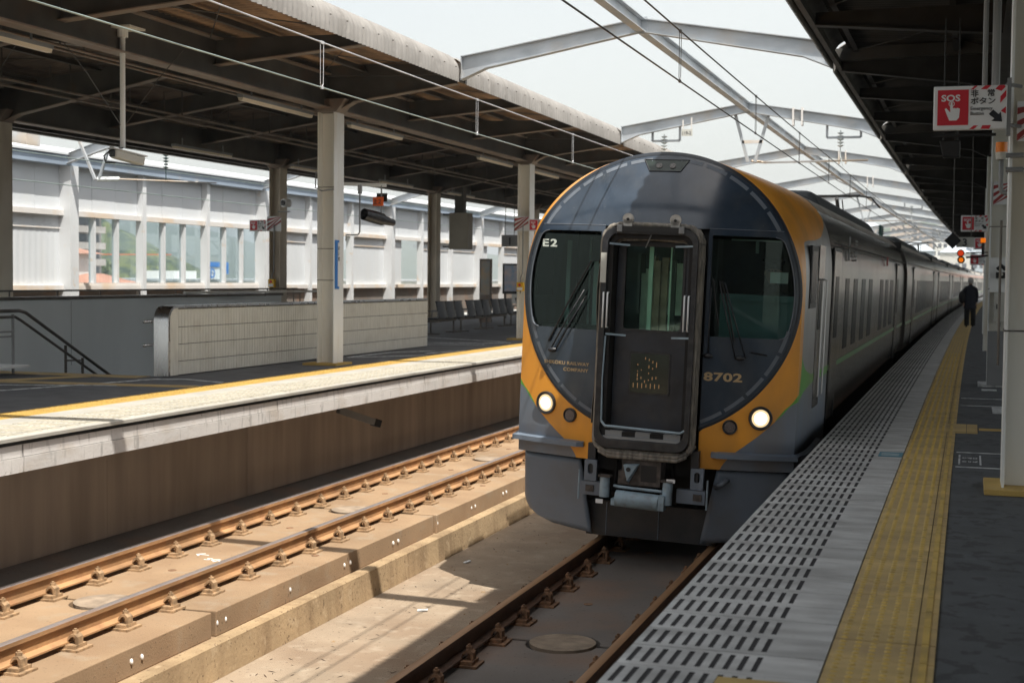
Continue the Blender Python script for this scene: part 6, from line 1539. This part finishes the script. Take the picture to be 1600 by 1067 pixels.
q = MB(); q.sph((0,.0,1.53), .092, 16, 12, .88, 1.05, 1.22); q.sph((-.082,.01,1.53),.02,6,5,.5,1,1.4); q.sph((.082,.01,1.53),.02,6,5,.5,1,1.4); q.build('head', mt['skin'], t, world=False, smooth=True)
q = MB(); q.sph((0,-.012,1.555), .104, 16, 12, .92, 1.02, 1.12); q.build('hair', mt['hair'], t, world=False, smooth=True)
q = MB(); q.grid(lambda u, v: ((.155+.05*v+.008*math.sin(u*31)*v)*math.cos(2*math.pi*u), (.12+.03*v)*math.sin(2*math.pi*u)-.005, 1.26-v*.62), 20, 8); q.build('coat_skirt', mt['coat'], t, world=False, smooth=True)
for s, dy in ((-1,-.02),(1,.05)): MB().tube([(s*.085,dy*.2,.80),(s*.10,dy,.45),(s*.10,dy*1.6,.08)], [.10,.088,.082], 10).build('trouser_leg', mt['trousers'], t, world=False, smooth=True)
for s, x, y in ((-1,-.21,-.06),(1,.20,-.07)):
    q = MB(); q.sph((x,y,.79), .035, 8, 6, .6, .9, 1.2)
    for k in range(4): q.tube([(x,y-.025+.016*k,.77),(x+.004,y-.022+.015*k,.72-(.006 if k in (1,2) else 0)),(x-.012*s,y-.018+.014*k,.69-(.008 if k in (1,2) else 0))], [.009,.008,.007], 5)
    q.tube([(x-.01*s,y-.03,.80),(x-.02*s,y-.05,.76),(x-.02*s,y-.05,.73)], [.010,.009,.008], 5); q.build('hand', mt['skin'], t, world=False, smooth=True)
q = MB(); q.sph((-.25,.03,1.02), .17, 12, 8, .75, .8, 1.3); q.build('shoulder_bag', mt['bag'], t, world=False, smooth=True)
MB().tube([(-.30,.03,1.15),(-.20,.10,1.33),(-.12,-.02,1.38),(-.16,-.12,1.28),(-.28,-.06,1.14)], .014, 6).build('bag_strap', mt['bag'], t, world=False)
# driver
dv.location = cab.matrix_world @ Vector((0,0,0)) if False else (-2.89, 13.2, -1.05); dv.rotation_euler = (0, R_(2.0), -.004)
P = [(.99,1.05,1.95),(.99,1.05,2.2),(.99,1.03,2.40),(.99,1.02,2.49),(.99,1.0,2.56),(.82,1.02,2.38),(.76,.92,2.15),(.84,.72,2.12),(1.16,1.02,2.38),(1.22,.92,2.15),(1.14,.72,2.12)]
bd = skin_body('body', P, [(0,1),(1,2),(2,3),(3,4),(2,5),(5,6),(6,7),(2,8),(8,9),(9,10)], [(.16,.11),(.17,.11),(.14,.09),(.055,.055),(.05,.05),.065,.05,.038,.065,.05,.038], mt['coat'], dv)
hd = Vector((.99,.97,2.66))
q = MB(); q.grid(lambda u, v: (hd.x+.078*math.sin(math.pi*v)*math.cos(2*math.pi*u), hd.y+(.098*math.sin(math.pi*v)*math.sin(2*math.pi*u))*(1 if math.sin(2*math.pi*u) > 0 else .92), hd.z+.118*math.cos(math.pi*v)), 20, 14)
q.tube([(hd.x,hd.y-.085,hd.z+.02),(hd.x,hd.y-.115,hd.z-.02),(hd.x,hd.y-.09,hd.z-.03)], [.010,.016,.010], 8)
for s in (-1,1): q.sph((hd.x+s*.080,hd.y,hd.z-.005),.022,8,6,.4,.8,1.3)
q.build('head', mt['skin'], dv, world=False, smooth=True)
q = MB()
for s in (-1,1): q.sph((hd.x+s*.03,hd.y-.082,hd.z+.018),.011,8,6,1.3,.5,.7); q.tube([(hd.x+s*.015,hd.y-.09,hd.z+.042),(hd.x+s*.045,hd.y-.082,hd.z+.040)],.004,5)
q.tube([(hd.x-.024,hd.y-.084,hd.z-.058),(hd.x,hd.y-.090,hd.z-.060),(hd.x+.024,hd.y-.084,hd.z-.058)],.004,5); q.build('face_features', mt['ink'], dv, world=False, smooth=True)
q = MB(); q.sph((hd.x,hd.y+.01,hd.z+.055),.092,14,8,.95,1.08,.8); q.tube([(hd.x,hd.y,hd.z+.06),(hd.x,hd.y,hd.z+.09),(hd.x,hd.y-.01,hd.z+.125)],[.095,.10,.115],16); q.build('cap', mt['coat'], dv, world=False, smooth=True, auto=50)
# ---------------------------------------------------------------- thin summer haze
def haze(dens):
    m = bpy.data.materials.new('haze'); m.use_nodes = True; nt = m.node_tree; nt.nodes.clear()
    o = N(nt, 'ShaderNodeOutputMaterial'); v = N(nt, 'ShaderNodeVolumePrincipled'); v.inputs['Color'].default_value = (.86,.92,.97,1); v.inputs['Density'].default_value = dens; v.inputs['Anisotropy'].default_value = .3
    nt.links.new(v.outputs[0], o.inputs['Volume'])
    return S(MB().box(-4100, 4100, -250, 7100, -8.5, 140).build('haze', m, world=False), 'stuff')
haze(.00035)
